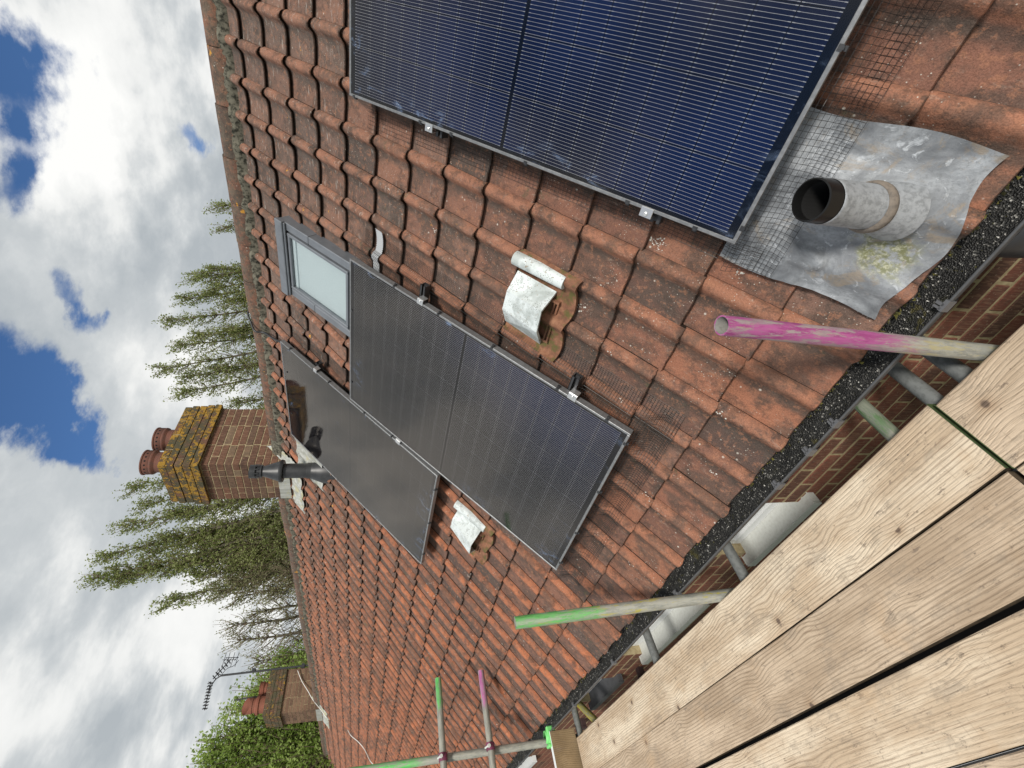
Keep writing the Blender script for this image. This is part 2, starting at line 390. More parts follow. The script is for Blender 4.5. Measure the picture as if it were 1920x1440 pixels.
def M_tube(name, paint, length, frac, fade=.18, paint2=None):
    # local z runs along the tube: bare galvanised steel, the end dipped in paint
    g = newmat(name); x, y, z = g.sep(g.obj)
    n = g.noise(g.vmul(g.obj, (60., 60., 11.)), 1., 6, .72); nf = g.noise(g.vmul(g.obj, (190., 190., 50.)), 1., 4, .7)
    steel = g.mix(g.ss(n, .4, .65), (.33, .33, .29, 1), (.20, .205, .185, 1))
    steel = g.mix(g.math('MULTIPLY', g.ss(nf, .5, .7), .6), steel, (.40, .38, .27, 1))
    if paint2:
        steel = g.mix(g.math('MULTIPLY', g.ss(g.noise(g.vmul(g.obj, (40., 40., 7.)), 1., 5, .75), .54, .62), .75), steel, (*paint2, 1))
    if paint:
        e = length * (1 - frac)
        zz = g.math('MULTIPLY_ADD', g.math('SUBTRACT', n, .5), fade * 1.6, z)
        m = g.ss(zz, e - fade * .5, e + fade * .5)
        wear = g.ss(g.noise(g.vmul(g.vadd(g.obj, (1, 1, 1)), (48., 48., 7.)), 1., 7, .8), .46, .54)
        m = g.math('MULTIPLY', m, g.math('SUBTRACT', 1., g.math('MULTIPLY', wear, .72)))
        pc = g.mix(g.ss(n, .4, .6), (*paint, 1), tuple(min(1, c * 1.25 + .03) for c in paint) + (1,))
        steel = g.mix(m, steel, pc)
    setb(g, steel, .55, .12, g.bump(nf, .25, .002), **{'Specular IOR Level': .4}); return g.m
M_GALV = M_simple('galvanised_tube', (.27, .285, .28), .5, .35, 50, (.17, .18, .175), .7, .2)
M_GALVL = M_simple('pale_galvanised_tube', (.40, .42, .38), .5, .25, 45, (.27, .28, .24), .6, .2)
M_ALU = M_simple('aluminium', (.55, .56, .57), .35, .8)
M_STEEL = M_simple('bright_bolt', (.75, .75, .73), .3, .9)
M_BLKM = M_simple('black_metal', (.045, .045, .048), .45, .3)
M_BLKP = M_simple('black_plastic', (.022, .023, .025), .42, 0, 18, (.05, .052, .055), .5)
M_INNER = M_simple('tube_inside', (.28, .27, .25), .8, 0, 60, (.16, .15, .13), .6)
M_VOID = M_simple('pipe_bore', (.004, .004, .004), .9)
M_WIRE = M_simple('mesh_wire', (.035, .034, .033), .45, .4)
M_CABLE = M_simple('black_cable', (.02, .022, .025), .4)
M_WCABLE = M_simple('white_cable', (.70, .68, .64), .5)
M_UPVC = M_simple('white_upvc', (.74, .76, .76), .35)
M_SILL = M_simple('painted_sill', (.60, .62, .59), .5, 0, 60, (.42, .42, .38), .35)
M_SILLD = M_simple('dark_sill', (.075, .078, .085), .6, 0, 30, (.04, .04, .045), .5)
M_TERRA = M_simple('terracotta', (.165, .070, .050), .8, 0, 14, (.11, .062, .05), .7, .4, .3)
M_TERRAR = M_simple('red_terracotta', (.235, .085, .055), .75, 0, 14, (.16, .07, .045), .6, .4, .3)
M_SKYL = M_simple('grey_window_cladding', (.175, .19, .21), .45, .35, 12, (.13, .14, .155), .5)
M_SEAL = M_simple('rubber_seal', (.02, .02, .022), .6)
M_PURP = M_simple('purple_paint', (.20, .045, .10), .5, .2, 60, (.08, .03, .04), .8, .3)
M_GRNP = M_simple('green_cap_paint', (.17, .60, .17), .45, 0, 40, (.24, .66, .24), .5, .3)
M_LIDPIPE = M_simple('lead_dressed_pipe', (.34, .36, .38), .5, .2, 70, (.15, .16, .165), .6, .6)
M_BARK = M_simple('bark', (.10, .085, .06), .9, 0, 12, (.05, .042, .03), .7)
M_TWIG = M_simple('twig_bark', (.13, .10, .065), .9)

def M_hood():
    g = newmat('whitewashed_hood')
    n = g.noise(g.pos, 42, 6, .75); v = g.voro(g.pos, 95)
    c = g.mix(g.ss(g.noise(g.pos, 9, 4, .6), .45, .62), (.60, .65, .65, 1), (.40, .44, .43, 1))
    sp = g.math('MULTIPLY', g.math('SUBTRACT', 1., g.ss(g.voro(g.pos, 130), .24, .34)), g.ss(g.noise(g.pos, 17, 4, .7), .46, .56))
    c = g.mix(g.math('MULTIPLY', sp, .85), c, (.15, .15, .14, 1))
    c = g.mix(g.ss(n, .60, .66), c, (.26, .20, .13, 1))
    c = g.mix(g.math('MULTIPLY', g.ss(g.noise(g.vadd(g.pos, (3, 3, 3)), 26, 6, .75), .54, .62), .5), c, (.30, .33, .31, 1))
    return setb(g, c, .7, 0, g.bump(n, .3, .003))
def M_rust():
    g = newmat('mossy_terracotta')
    n = g.noise(g.pos, 26, 6, .7)
    c = g.ramp(n, [(.3, (.09, .042, .024)), (.5, (.20, .09, .05)), (.68, (.30, .15, .085))])
    c = g.mix(g.ss(g.noise(g.vadd(g.pos, (1, 1, 1)), 14, 4, .7), .5, .64), c, (.10, .085, .025, 1))
    return setb(g, c, .85, 0, g.bump(n, .4, .004))
M_HOOD = M_hood(); M_RUST = M_rust()

def M_cell():
    g = newmat('silicon_cell')
    x, y, z = g.sep(g.obj)      # y runs across the busbars
    ln = g.math('FRACT', g.math('ADD', g.math('DIVIDE', y, .0109), 8.0))
    ln = g.math('ABSOLUTE', g.math('SUBTRACT', ln, .5))
    line = g.math('GREATER_THAN', ln, .5 - .042)
    pad = g.math('GREATER_THAN', ln, .5 - .080)
    pad = g.math('MULTIPLY', pad, g.math('GREATER_THAN', g.math('ABSOLUTE', x), .0375))
    line = g.math('MAXIMUM', line, pad)
    n = g.noise(g.pos, 1.5, 3, .5)
    lw = g.N('ShaderNodeLayerWeight', {'Blend': .5}).outputs['Facing']
    c = g.mix(g.ss(n, .35, .65), (.002, .006, .036, 1), (.003, .018, .100, 1))
    c = g.mix(g.ss(lw, .24, .42), c, (.006, .0045, .005, 1))
    c = g.mix(line, c, g.mix(g.ss(lw, .35, .62), (.66, .66, .68, 1), (.13, .118, .11, 1)))
    return setb(g, c, .5, 0, None, **{'Specular IOR Level': .1})
M_CELL = M_cell()
M_BACK = M_simple('panel_backsheet', (.003, .004, .009), .6, spec=.05)
def M_frame():
    g = newmat('black_anodised_frame')
    n = g.noise(g.pos, 60, 4, .7)
    c = g.mix(g.ss(n, .4, .7), (.20, .205, .21, 1), (.28, .285, .29, 1))
    return setb(g, c, .42, .55)
M_FRAME = M_frame()
def M_glass():
    g = newmat('panel_glass'); t = g.t
    for n in list(t.nodes):
        if n.type in ('BSDF_PRINCIPLED',): t.nodes.remove(n)
    out = [n for n in t.nodes if n.type == 'OUTPUT_MATERIAL'][0]
    fr = g.N('ShaderNodeFresnel', {'IOR': 1.58}).outputs[0]
    micro = g.bump(g.noise(g.pos, 900, 2, .5), .012, .001)
    gl = g.N('ShaderNodeBsdfGlossy', {'Color': (1.0, .92, .83, 1), 'Roughness': .05, 'Normal': micro}).outputs[0]
    tr = g.N('ShaderNodeBsdfTransparent', {'Color': (.95, .96, .97, 1)}).outputs[0]
    m1 = g.N('ShaderNodeMixShader', {0: fr, 1: tr, 2: gl}).outputs[0]
    # dusty smears left by hands and rain, heavier near the edges (uv 0..1 over the pane)
    ux, uy, _ = g.sep(g.uv)
    ed = g.math('MINIMUM', g.math('MINIMUM', ux, g.math('SUBTRACT', 1., ux)), g.math('MINIMUM', uy, g.math('SUBTRACT', 1., uy)))
    edg = g.math('SUBTRACT', 1., g.ss(ed, .01, .10))
    s1 = g.noise(g.vmul(g.pos, (9., 16., 9.)), 1., 6, .72, .8)
    s2 = g.noise(g.vadd(g.pos, (5, 1, 2)), 6, 6, .75, 1.5)
    a = g.math('MULTIPLY', g.math('MULTIPLY', g.ss(s1, .52, .70), g.ss(g.noise(g.pos, 2.2, 2, .5), .48, .60)), g.math('MULTIPLY', edg, .34))
    b = g.math('MULTIPLY', g.ss(s2, .665, .73), .34)
    sp = g.math('MULTIPLY', g.math('SUBTRACT', 1., g.ss(g.voro(g.pos, 30), .03, .06)), .5)
    film = g.math('MULTIPLY_ADD', g.noise(g.pos, 3, 3, .5), .004, .001)
    dust = g.math('ADD', g.math('MAXIMUM', g.math('MAXIMUM', a, b), g.math('MULTIPLY', sp, g.ss(s2, .55, .62))), film, clamp=True)
    df = g.N('ShaderNodeBsdfDiffuse', {'Color': (.30, .42, .66, 1)}).outputs[0]
    m2 = g.N('ShaderNodeMixShader', {0: dust, 1: m1, 2: df}).outputs[0]
    t.links.new(m2, out.inputs[0]); return g.m
M_GLASS = M_glass()
def M_winglass(name, tint=(.90, .94, .95)):
    g = newmat(name); t = g.t
    t.nodes.remove(g.b); out = [n for n in t.nodes if n.type == 'OUTPUT_MATERIAL'][0]
    fr = g.N('ShaderNodeFresnel', {'IOR': 1.5}).outputs[0]
    gl = g.N('ShaderNodeBsdfGlossy', {'Color': (1, 1, 1, 1), 'Roughness': .02}).outputs[0]
    tr = g.N('ShaderNodeBsdfTransparent', {'Color': (*tint, 1)}).outputs[0]
    m = g.N('ShaderNodeMixShader', {0: g.math('ADD', fr, .03), 1: tr, 2: gl}).outputs[0]
    t.links.new(m, out.inputs[0]); return g.m
M_WGLASS = M_winglass('window_glass')
def M_frost():
    g = newmat('frosted_blind')
    n = g.noise(g.pos, 120, 3, .6)
    c = g.mix(n, (.50, .55, .555, 1), (.64, .69, .69, 1))
    return setb(g, c, .6)
M_FROST = M_frost()
def M_grit():
    g = newmat('gutter_grit')
    v = g.N('ShaderNodeTexVoronoi', {'Vector': g.pos, 'Scale': 240.})
    n = g.noise(g.pos, 9, 5, .7)
    c = g.ramp(g.sep(v.outputs['Color'])[0], [(0, (.008, .008, .007)), (.78, (.014, .014, .013)), (.90, (.05, .048, .043)), (.97, (.16, .155, .14)), (1, (.45, .44, .4))])
    c = g.mix(g.ss(n, .58, .70), c, (.020, .020, .008, 1))
    c = g.mix(g.ss(g.noise(g.vadd(g.pos, (5, 5, 5)), 14, 4, .6), .66, .70), c, (.055, .048, .012, 1))
    return setb(g, c, .55, 0, g.bump(v.outputs['Distance'], .8, .006))
M_GRIT = M_grit()
M_STONE = [M_simple('grit_pale', (.50, .49, .45), .8), M_simple('grit_dark', (.02, .02, .018), .6), M_simple('grit_moss', (.06, .058, .015), .9)]
M_DROP = M_simple('bird_dropping', (.62, .61, .56), .8, 0, 80, (.3, .28, .22), .6)
def M_leaf(name, a, b):
    g = newmat(name); t = g.t
    n = g.noise(g.pos, 1.1, 3, .6); nn = g.noise(g.pos, 14, 2, .5)
    c = g.mix(g.ss(n, .38, .62), (*a, 1), (*b, 1)); c = g.mix(g.math('MULTIPLY', nn, .5), c, (a[0] * .65, a[1] * .65, a[2] * .65, 1))
    setb(g, c, .55, 0, None, **{'Specular IOR Level': .3})
    out = [k for k in t.nodes if k.type == 'OUTPUT_MATERIAL'][0]
    tl = g.N('ShaderNodeBsdfTranslucent', {'Color': g.mix(.5, c, (b[0], b[1] * 1.2, b[2] * .6, 1))}).outputs[0]
    m = g.N('ShaderNodeMixShader', {0: .5, 1: g.b.outputs[0], 2: tl}).outputs[0]
    t.links.new(m, out.inputs[0]); return g.m
L_POP = M_leaf('poplar_leaf', (.22, .25, .10), (.36, .39, .16)); L_THIN = M_leaf('thin_leaf', (.26, .26, .15), (.36, .36, .20)); L_BUSH = M_leaf('bush_leaf', (.23, .32, .08), (.40, .50, .15))
M_GROUND = M_simple('grass_ground', (.055, .075, .03), .95, 0, 1.5, (.09, .075, .045), .6)

# ------------------------------------------------------------------ ground
gb = MB(); gb.add([(-400, -400, -6.9), (400, -400, -6.9), (400, 400, -6.9), (-400, 400, -6.9)], [(0, 1, 2, 3)])
gb.build('ground', M_GROUND, kind='structure')
gb = MB(); gb.box(-4.2, -1.3, -8, 30, -6.95, -6.86); gb.build('path', M_simple('asphalt_path', (.030, .030, .029), .9, 0, 4, (.018, .018, .018), .6), kind='structure')

# ------------------------------------------------------------------ the terrace
house = link('terraced_house', None, loc=(0, 0, 0)); house.empty_display_size = .3
tag(house, 'red brick terrace with the worn orange clay tile roof, black gutter and two chimneys', 'house')
W = .2065; GA = .234; T0 = .374; S_E = 2.16
PR = [(0, .004), (.003, .017), (.012, .028), (.026, .0345), (.040, .032), (.052, .022), (.063, .010), (.076, .002), (.092, -.001), (.125, -.003), (.170, -.002), (.2065, .001)]
def prof(y):
    for (a, ha), (b, hb) in zip(PR, PR[1:]):
        if y <= b: return ha + (hb - ha) * (y - a) / (b - a)
    return .001
def gauge(t): return GA * (1 - .055 * max(0, min(1.6, (t - 4.6) / 11)))
def surf(u, t):        # top of the tiles in roof coordinates
    s = -u; gg = gauge(t); k = math.floor((S_E - s) / gg + 1e-6)
    if k < 0: k = 0
    fr = ((S_E - s) - k * gg) / gg
    y = (t - T0) % W
    return -.11 + prof(y) - .0235 * fr

deck = MB()
deck.add([(-2.10, -3.2, -.185), (1.47, -3.2, -.185), (1.47, 27, -.185), (-2.10, 27, -.185)], [(0, 1, 2, 3)])
roof = deck.build('roof', M_DECK, house, rot=ROOFROT)
back = MB()
ax, az = 1.075, .875
back.add([(ax, -3.2, az - .02), (ax + 3.4, -3.2, az - 3.4 * ST / CT), (ax + 3.4, 27, az - 3.4 * ST / CT), (ax, 27, az - .02)], [(0, 3, 2, 1)])
back.build('back_roof_slope', T_RIDGE, house)

def tile_verts(seed, dw=0.0, ln=.272):
    rng = random.Random(seed); pr = PR + [(.2150, .0015)]
    rows = []
    ch = [rng.uniform(-.0016, .0016) for _ in pr]
    # underside back, front bottom, front bulge, front top, top back
    def row(x, dz, jit):
        return [(x + (ch[i] if jit else 0), y, h + dz - .0235 * (x / GA) + (0)) for i, (y, h) in enumerate(pr)]
    rows = [row(.05, -.0145, False), row(.0015, -.0145, True), row(-.0005, -.006, True), row(.0035, 0, True), row(.10, 0.0003, False), row(ln, 0, False)]
    vs = [p for r_ in rows for p in r_]; n = len(pr); fs = []; ms = []
    for r_ in range(len(rows) - 1):
        for i in range(n - 1):
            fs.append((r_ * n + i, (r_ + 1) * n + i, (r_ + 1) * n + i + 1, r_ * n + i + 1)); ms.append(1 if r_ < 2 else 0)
    # near side skirt
    o = len(vs)
    vs += [(.0015, -.001, -.0125), (ln, -.001, -.0125 - .0235 * ln / GA)]
    fs.append((3 * n, o, o + 1, 5 * n)); fs.append((n, o, 3 * n, 2 * n))
    uvs = [(p[1] / W, p[0] / ln) for p in vs]
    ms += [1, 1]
    fs = [f[::-1] for f in fs]
    return vs, fs, uvs, ms
def flip_check(vs, fs):
    return fs
TV = [tile_verts(s) for s in range(5)]
def tile_mesh(i):
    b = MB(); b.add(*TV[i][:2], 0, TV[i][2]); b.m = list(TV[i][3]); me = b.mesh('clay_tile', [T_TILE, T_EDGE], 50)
    bm = bmesh.new(); bm.from_mesh(me); bmesh.ops.recalc_face_normals(bm, faces=bm.faces[:])
    tot = sum((f.normal.z * f.calc_area() for f in bm.faces)); 
    if tot < 0: bmesh.ops.reverse_faces(bm, faces=bm.faces[:])
    bm.to_mesh(me); bm.free(); return me
TM = [tile_mesh(i) for i in range(5)]
CAMP = mw.translation
def hidden_by(s, t):     # tiles replaced by other things
    if -.80 < s < .02 and .86 < t < 1.49: 
        return (s > -.60 and s < .0 and .93 < t < 1.35)
    for (s0, t0) in ((1.224, T0), (1.224, T0 + W), (1.224, T0 + 9 * W), (1.224, T0 + 10 * W)):
        if abs(s - s0) < .03 and abs(t - t0) < .03: return True
    X = RW(-s, t, -.1)
    for (x0, x1, y0, y1) in ((.90, 1.7, 3.95, 4.55), (.86, 1.7, 12.45, 13.25)):
        if x0 < X.x and y0 < t + .02 and t + W < y1: return True
    return False
cand = []
for c in range(-13, 97):
    t = T0 + c * W; gg = gauge(t)
    for k in range(15):
        s = S_E - k * gg
        if hidden_by(s, t): continue
        Xw = RW(-s + .1, t + .1, -.1); d = (Xw - CAMP).length
        v = mw.inverted() @ Xw
        vis = v.z < -.05 and abs(v.x / -v.z - (-.037 * 0)) < 1.25 and abs(v.y / -v.z) < .98
        # tiles under the three panels are hidden, rank them last
        hid = any(a < s - .12 < b and c0 < t + .1 < c1 for (a, b, c0, c1) in ((0.05, 1.6, -1.2, -.05), (0.05, 1.6, .9, 1.95), (-.85, .75, 2.05, 3.05)))
        cand.append((d + (0 if vis else 100) + (60 if hid else 0), c, k, s, t))
cand.sort()
rt = random.Random(3)
far = MB(); tints = []
for i, (d, c, k, s, t) in enumerate(cand):
    jy = rt.uniform(-.002, .002); jx = rt.gauss(0, .0032) + (-.010 if rt.random() < .03 else 0); jz = rt.uniform(-.0012, .0014); ra = rt.gauss(0, .007)
    sc = gauge(t) / GA
    if i < 296:
        o = bpy.data.objects.new('clay_tile', TM[rt.randrange(5)]); COL.objects.link(o); o.parent = roof
        o.location = (-s + jx, t + jy, -.11 + jz); o.rotation_euler = (rt.uniform(-.006, .006), rt.uniform(-.004, .004), ra)
    else:
        vs, fs, uvs, ms = TV[rt.randrange(5)]
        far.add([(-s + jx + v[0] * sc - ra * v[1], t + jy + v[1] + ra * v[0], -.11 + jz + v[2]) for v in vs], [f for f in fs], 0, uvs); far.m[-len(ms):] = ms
        tints.append((len(vs), rt.uniform(.01, 1)))
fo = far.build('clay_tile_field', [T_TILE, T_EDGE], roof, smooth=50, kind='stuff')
ta = fo.data.attributes.new('tint', 'FLOAT', 'POINT'); ta.data.foreach_set('value', [x for n_, x in tints for _ in range(n_)])
bm = bmesh.new(); bm.from_mesh(fo.data); bmesh.ops.recalc_face_normals(bm, faces=bm.faces[:]); bm.to_mesh(fo.data); bm.free()

# ridge
def rshift(t): return .19 * max(0, min(1.6, (t - 4.6) / 11))
def ridge_c(t):
    d = rshift(t); return Vector((1.075 - d * CT, t, .822 - d * ST + .006 * math.sin(t * 1.7)))
rr = random.Random(5)
y = -2.6; RL = .33
rng_obj = []
while y < 23:
    if 3.45 < y < 4.6 - .0 and y + RL > 3.75:
        if y < 3.9: 
            pass
        y = 4.62; continue
    if 12.1 < y < 13.3: y = 13.4; continue
    b = MB(); ro = .104 + rr.uniform(-.003, .003); c = ridge_c(y + RL / 2)
    ln = RL - .006
    if 3.3 < y < 3.9: pass
    def fn(a, q, ro=ro, ln=ln):
        an = R(-12) + q * R(204); yy = (a - .5) * ln
        rad = ro + .003 * nz(y * 3 + a * 2, q * 4, 7)
        return (math.cos(an) * rad, yy, math.sin(an) * rad)
    b.grid(fn, 4, 14)
    def fi(a, q, ro=ro, ln=ln):
        an = R(-12) + q * R(204); yy = -.5 * ln
        rad = ro - a * .016
        return (math.cos(an) * rad, yy, math.sin(an) * rad)
    b.grid(fi, 1, 14)
    def fi2(a, q, ro=ro, ln=ln):
        an = R(-12) + q * R(204); rad = ro - a * .016
        return (math.cos(an) * rad, .5 * ln, math.sin(an) * rad)
    b.grid(fi2, 1, 14)
    o = b.build('ridge_tile', T_RIDGE, roof, smooth=50)
    inv = Matrix.Rotation(-TH, 4, 'Y').inverted()
    o.matrix_local = inv @ Matrix.Translation(c + Vector((0, 0, rr.uniform(-.004, .004)))) @ Matrix.Rotation(rr.uniform(-.012, .012), 4, 'Z')
    y += RL
# mortar bedding under the ridge tiles (both sides)
b = MB()
def mfn(a, q):
    t = -2.7 + a * 26; c = ridge_c(t)
    p0 = c + Vector((-.098, 0, .012)); 
    u1 = 1.222 - rshift(t)
    p1 = RW(u1, t, surf(u1, t) - .006); p1.y = t
    p = p0.lerp(p1, q); nn = .008 * nz(t * 7.3, q * 2, 1.) + .007 * nz(t * 23, q * 3, 9.) + .006 * nz(t * 61, q * 6, 4.)
    bul = math.sin(q * PI) * .012
    return p + Vector((-ST, 0, CT)) * (nn * (1 if 0 < q < 1 else .4) + bul)
b.grid(mfn, 1300, 5, flip=True)
b.grid(lambda a, q: ridge_c(-2.7 + a * 26) + Vector((.098 + q * .06, 0, .0 - q * .10)), 40, 1)
def fill(a, q):
    t = -2.7 + a * 26; an = R(0) + q * PI
    return ridge_c(t) + Vector((math.cos(an) * .094, 0, math.sin(an) * .094))
b.grid(fill, 300, 8)
b.build('ridge_bedding', M_BED, house, smooth=80)

# gutter -------------------------------------------------------------
GX, GZ, GR = -1.492, -1.602, .056
b = MB()
def gfn(rad):
    def f(a, q):
        an = PI + q * PI; return (GX + math.cos(an) * rad, -3.2 + a * 29, GZ + math.sin(an) * rad)
    return f
b.grid(gfn(GR), 6, 16); b.grid(gfn(GR - .003), 6, 16, flip=True)
b.tube([(GX - GR + .001, -3.2, GZ), (GX - GR + .001, 25.8, GZ)], .0038, 8, 0)
b.tube([(GX + GR, -3.2, GZ), (GX + GR, 25.8, GZ)], .003, 6, 0)
gut = b.build('gutter', M_simple('gutter_plastic', (.075, .077, .08), .35, 0, 20, (.04, .04, .04), .5), house, smooth=60)
b = MB(); b.box(-.006, .005, -.016, .016, -.012, .010)
b.grid(lambda a, q: (GR + .0 - .0 + (GR + .003) * math.cos(PI + q * PI * .55), -.016 + a * .032, .0 + (GR + .003) * math.sin(PI + q * PI * .55)), 1, 10)
b.box(.0, .020, -.004, .004, .003, .010); b.box(.0, .020, .008, .014, .003, .010)
clipm = b.mesh('gutter_clip', M_simple('clip_plastic', (.10, .102, .108), .35))
for yy in (-.02, .43, .57, .76, 1.62, 2.5, 3.3, 4.1, 5.0):
    link('gutter_clip', clipm, gut, loc=(GX - GR, yy, GZ))
b = MB()
def dfn(a, q):
    t = -3.0 + a * 28; rr_ = GR - .004
    x = GX + (q * 2 - 1) * rr_
    edge = abs(q * 2 - 1)
    z = GZ - .020 + .012 * nz(t * 9, q * 2, 3) + .007 * nz(t * 43, q * 9, 8) + .010 * edge ** 3
    return (x, t, z)
b.grid(dfn, 1500, 8, flip=True)
rg = random.Random(9)
for i in range(3600):
    t = -1.2 + 7.5 * rg.random() ** 1.3; q = rg.random(); x, _, z = dfn((t + 3) / 28, q)
    s_ = rg.uniform(.0012, .0034) * (1.5 if rg.random() < .06 else 1)
    mi = 1 if rg.random() < .24 else (2 if rg.random() < .7 else 3)
    vs = [Vector((rg.uniform(-1, 1), rg.uniform(-1, 1), rg.uniform(-.6, 1))).normalized() * s_ + Vector((x, t, z + s_ * .5)) for _ in range(4)]
    b.add(vs, [(0, 1, 2), (0, 2, 3), (0, 3, 1), (1, 3, 2)], mi)
b.build('gutter_debris', [M_GRIT] + M_STONE, gut, smooth=60, kind='stuff')
# moss lining the eave edge
b = MB()
for i in range(900):
    t = -.9 + 7.5 * rg.random() ** 1.2
    if nz(t * 2.3, 0, 5) < -.05: continue
    y0 = (t - T0) % W
    u = -S_E + rg.uniform(-.012, .006); p = RW(u, t, -.11 + prof(y0) - .017)
    s_ = rg.uniform(.003, .009)
    vs = [p + Vector((rg.uniform(-1, 1), rg.uniform(-1, 1), rg.uniform(-1, .6))) * s_ for _ in range(5)]
    b.add(vs, [(0, 1, 2), (0, 2, 3), (0, 3, 4), (1, 3, 2), (1, 4, 3)], 0 if rg.random() < .6 else 1)
b.build('eave_moss', [M_simple('dark_moss', (.05, .048, .012), .95), M_simple('green_moss', (.11, .10, .02), .95)], roof and house, kind='stuff')
# felt strip and under-eave board so nothing shows through
b = MB()
b.add([RW(-2.10, -3.2, -.15), RW(-2.10, 27, -.15), Vector((-1.445, 27, -1.66)), Vector((-1.445, -3.2, -1.66))], [(0, 1, 2, 3)])
b.box(-1.445, -1.425, -3.2, 27, -1.80, -1.56)
b.box(-1.44, -1.29, -3.2, 27, -1.80, -1.785)
b.build('fascia', M_FELT, house)
# downpipe elbow
b = MB()
b.tube([(GX, -.26, GZ - .04), (GX, -.26, GZ - .12), (GX + .01, -.26, GZ - .17), (GX + .06, -.26, GZ - .23), (GX + .12, -.26, GZ - .29), (GX + .14, -.26, GZ - .36), (GX + .14, -.26, -6.8)], [.052, .052, .04, .038, .038, .036, .036], 20)
b.lathe([(.058, .0), (.062, .01), (.062, .05), (.046, .075), (.040, .11)][::-1], (GX, -.26, GZ - .16), 24)
b.lathe([(.044, -.03), (.047, -.028), (.047, .028), (.044, .03)], (GX + .14, -.26, GZ - .42), 20)
b.lathe([(.075, -.06), (.078, .0), (.070, .045), (.058, .06)], (GX + .01, -.22, GZ - .09), 28)
b.build('downpipe', M_BLKP, house, smooth=50)

# wall ---------------------------------------------------------------
WX = -1.30; ZB = -1.985
wins = [(1.30, 1.80, -2.250, -1.84), (2.42, 3.30, -2.225, -1.84), (3.80, 4.40, -2.175, -1.84), (6.40, 7.20, -2.11, -1.84)]
b = MB()
ys = [-3.2]
for (y0, y1, z0, z1) in wins:
    b.box(WX + .003, WX + .25, ys[-1], y0, -6.95, -1.66); b.box(WX + .003, WX + .25, y0, y1, -6.95, z0 - .042); b.box(WX + .003, WX + .25, y0, y1, z1, -1.66); ys.append(y1)
b.box(WX + .003, WX + .25, ys[-1], 27, -6.95, -1.66)
wall = b.build('wall', M_MORT, house)
b = MB(); b.box(-.1075, .1075, -.05, .05, -.0325, .0325)
bm_ = b.mesh('brick', B_WALL); bevel_mesh(bm_, .004)
cnt = 0; farb = MB(); ftints = []
rb = random.Random(12)
def inwin(y0, y1, z0, z1):
    return any(y1 > a - .004 and y0 < b_ + .004 and z1 > c + .0 and z0 < d_ for a, b_, c, d_ in wins)
for row in range(67):
    z = -1.83 - row * .075
    if z > -1.82: continue
    yb = -1.1 + (.1125 if row % 2 else 0)
    for i in range(60):
        yc_ = yb + i * .225; Lb = .107
        segs = [(yc_ - .1075, yc_ + .1075)]
        for (a, b2, c, d_) in wins:
            if z + .0325 > c - .04 and z - .0325 < d_:
                ns = []
                for (q0, q1) in segs:
                    if q1 <= a or q0 >= b2: ns.append((q0, q1))
                    else:
                        if q0 < a - .03: ns.append((q0, a - .004))
                        if q1 > b2 + .03: ns.append((b2 + .004, q1))
                segs = ns
        for (q0, q1) in segs:
            ratio = (q1 - q0) / .215; yc2 = (q0 + q1) / 2
            near = (-.6 < yc2 < 6.1 and -2.52 < z < -1.95)
            if near and cnt < 240:
                o = bpy.data.objects.new('brick', bm_); COL.objects.link(o); o.parent = wall
                o.location = (WX + .05 + rb.uniform(-.0015, .0015), yc2, z); o.rotation_euler = (0, rb.uniform(-.01, .01), PI / 2 + rb.uniform(-.006, .006)); o.scale = (ratio, 1, 1); cnt += 1
            else:
                n0 = len(farb.v); farb.box(WX, WX + .08, q0, q1, z - .0325, z + .0325); ftints.append(rb.uniform(.01, 1))
fb = farb.build('brick_field', B_WALL, wall, kind='stuff')
ta = fb.data.attributes.new('tint', 'FLOAT', 'POINT'); ta.data.foreach_set('value', [x for x in ftints for _ in range(8)])

def make_window(y0, y1, z0, z1, sill_mat, sy0, sy1):
    t = link('window', None, house, loc=(WX, (y0 + y1) / 2, z0))
    hw = (y1 - y0) / 2; hh = z1 - z0
    f = MB()
    x0, x1 = .055, .115
    f.box(x0, x1, -hw, hw, 0, .05); f.box(x0, x1, -hw, hw, hh - .05, hh); f.box(x0, x1, -hw, -hw + .05, .05, hh - .05); f.box(x0, x1, hw - .05, hw, .05, hh - .05)
    f.box(x0 + .012, x1 - .01, -hw + .05, hw - .05, .05, .075); f.box(x0 + .012, x1 - .01, -hw + .05, -hw + .075, .075, hh - .05); f.box(x0 + .012, x1 - .01, hw - .075, hw - .05, .075, hh - .05)
    me = f.mesh('window_frame', M_UPVC); bevel_mesh(me, .003); link('window_frame', me, t)
    gl = MB(); gl.add([(x0 + .02, -hw + .07, .07), (x0 + .02, -hw + .07, hh - .05), (x0 + .02, hw - .07, hh - .05), (x0 + .02, hw - .07, .07)], [(0, 1, 2, 3)]); gl.build('glass', M_winglass('dark_pane', (.25, .27, .28)), t)
    bk = MB(); bk.box(.20, .21, -hw + .0, hw - .0, .0, hh); bk.build('room_shade', M_VOID, t)
    s = MB()
    ym = (y0 + y1) / 2
    M_ = Matrix.Rotation(R(6), 4, 'Y')
    s.box(-.045, .10, sy0 - ym, sy1 - ym, -.038, -.002)
    s.box(-.0535, -.0465, sy0 - ym, sy1 - ym, -.045, .0012)
    s.box(-.045, .06, sy0 - ym - .004, sy0 - ym, -.038, .003); s.box(-.045, .06, sy1 - ym, sy1 - ym + .004, -.038, .003)
    me = s.mesh('window_sill', sill_mat); link('window_sill', me, t)
    return t
make_window(1.30, 1.80, -2.250, -1.84, M_SILL, 1.22, 1.84)
make_window(2.42, 3.30, -2.225, -1.84, M_SILL, 2.34, 3.35)
make_window(3.80, 4.40, -2.175, -1.84, M_SILLD, 3.72, 4.46)
make_window(6.40, 7.20, -2.11, -1.84, M_UPVC, 6.36, 7.24)
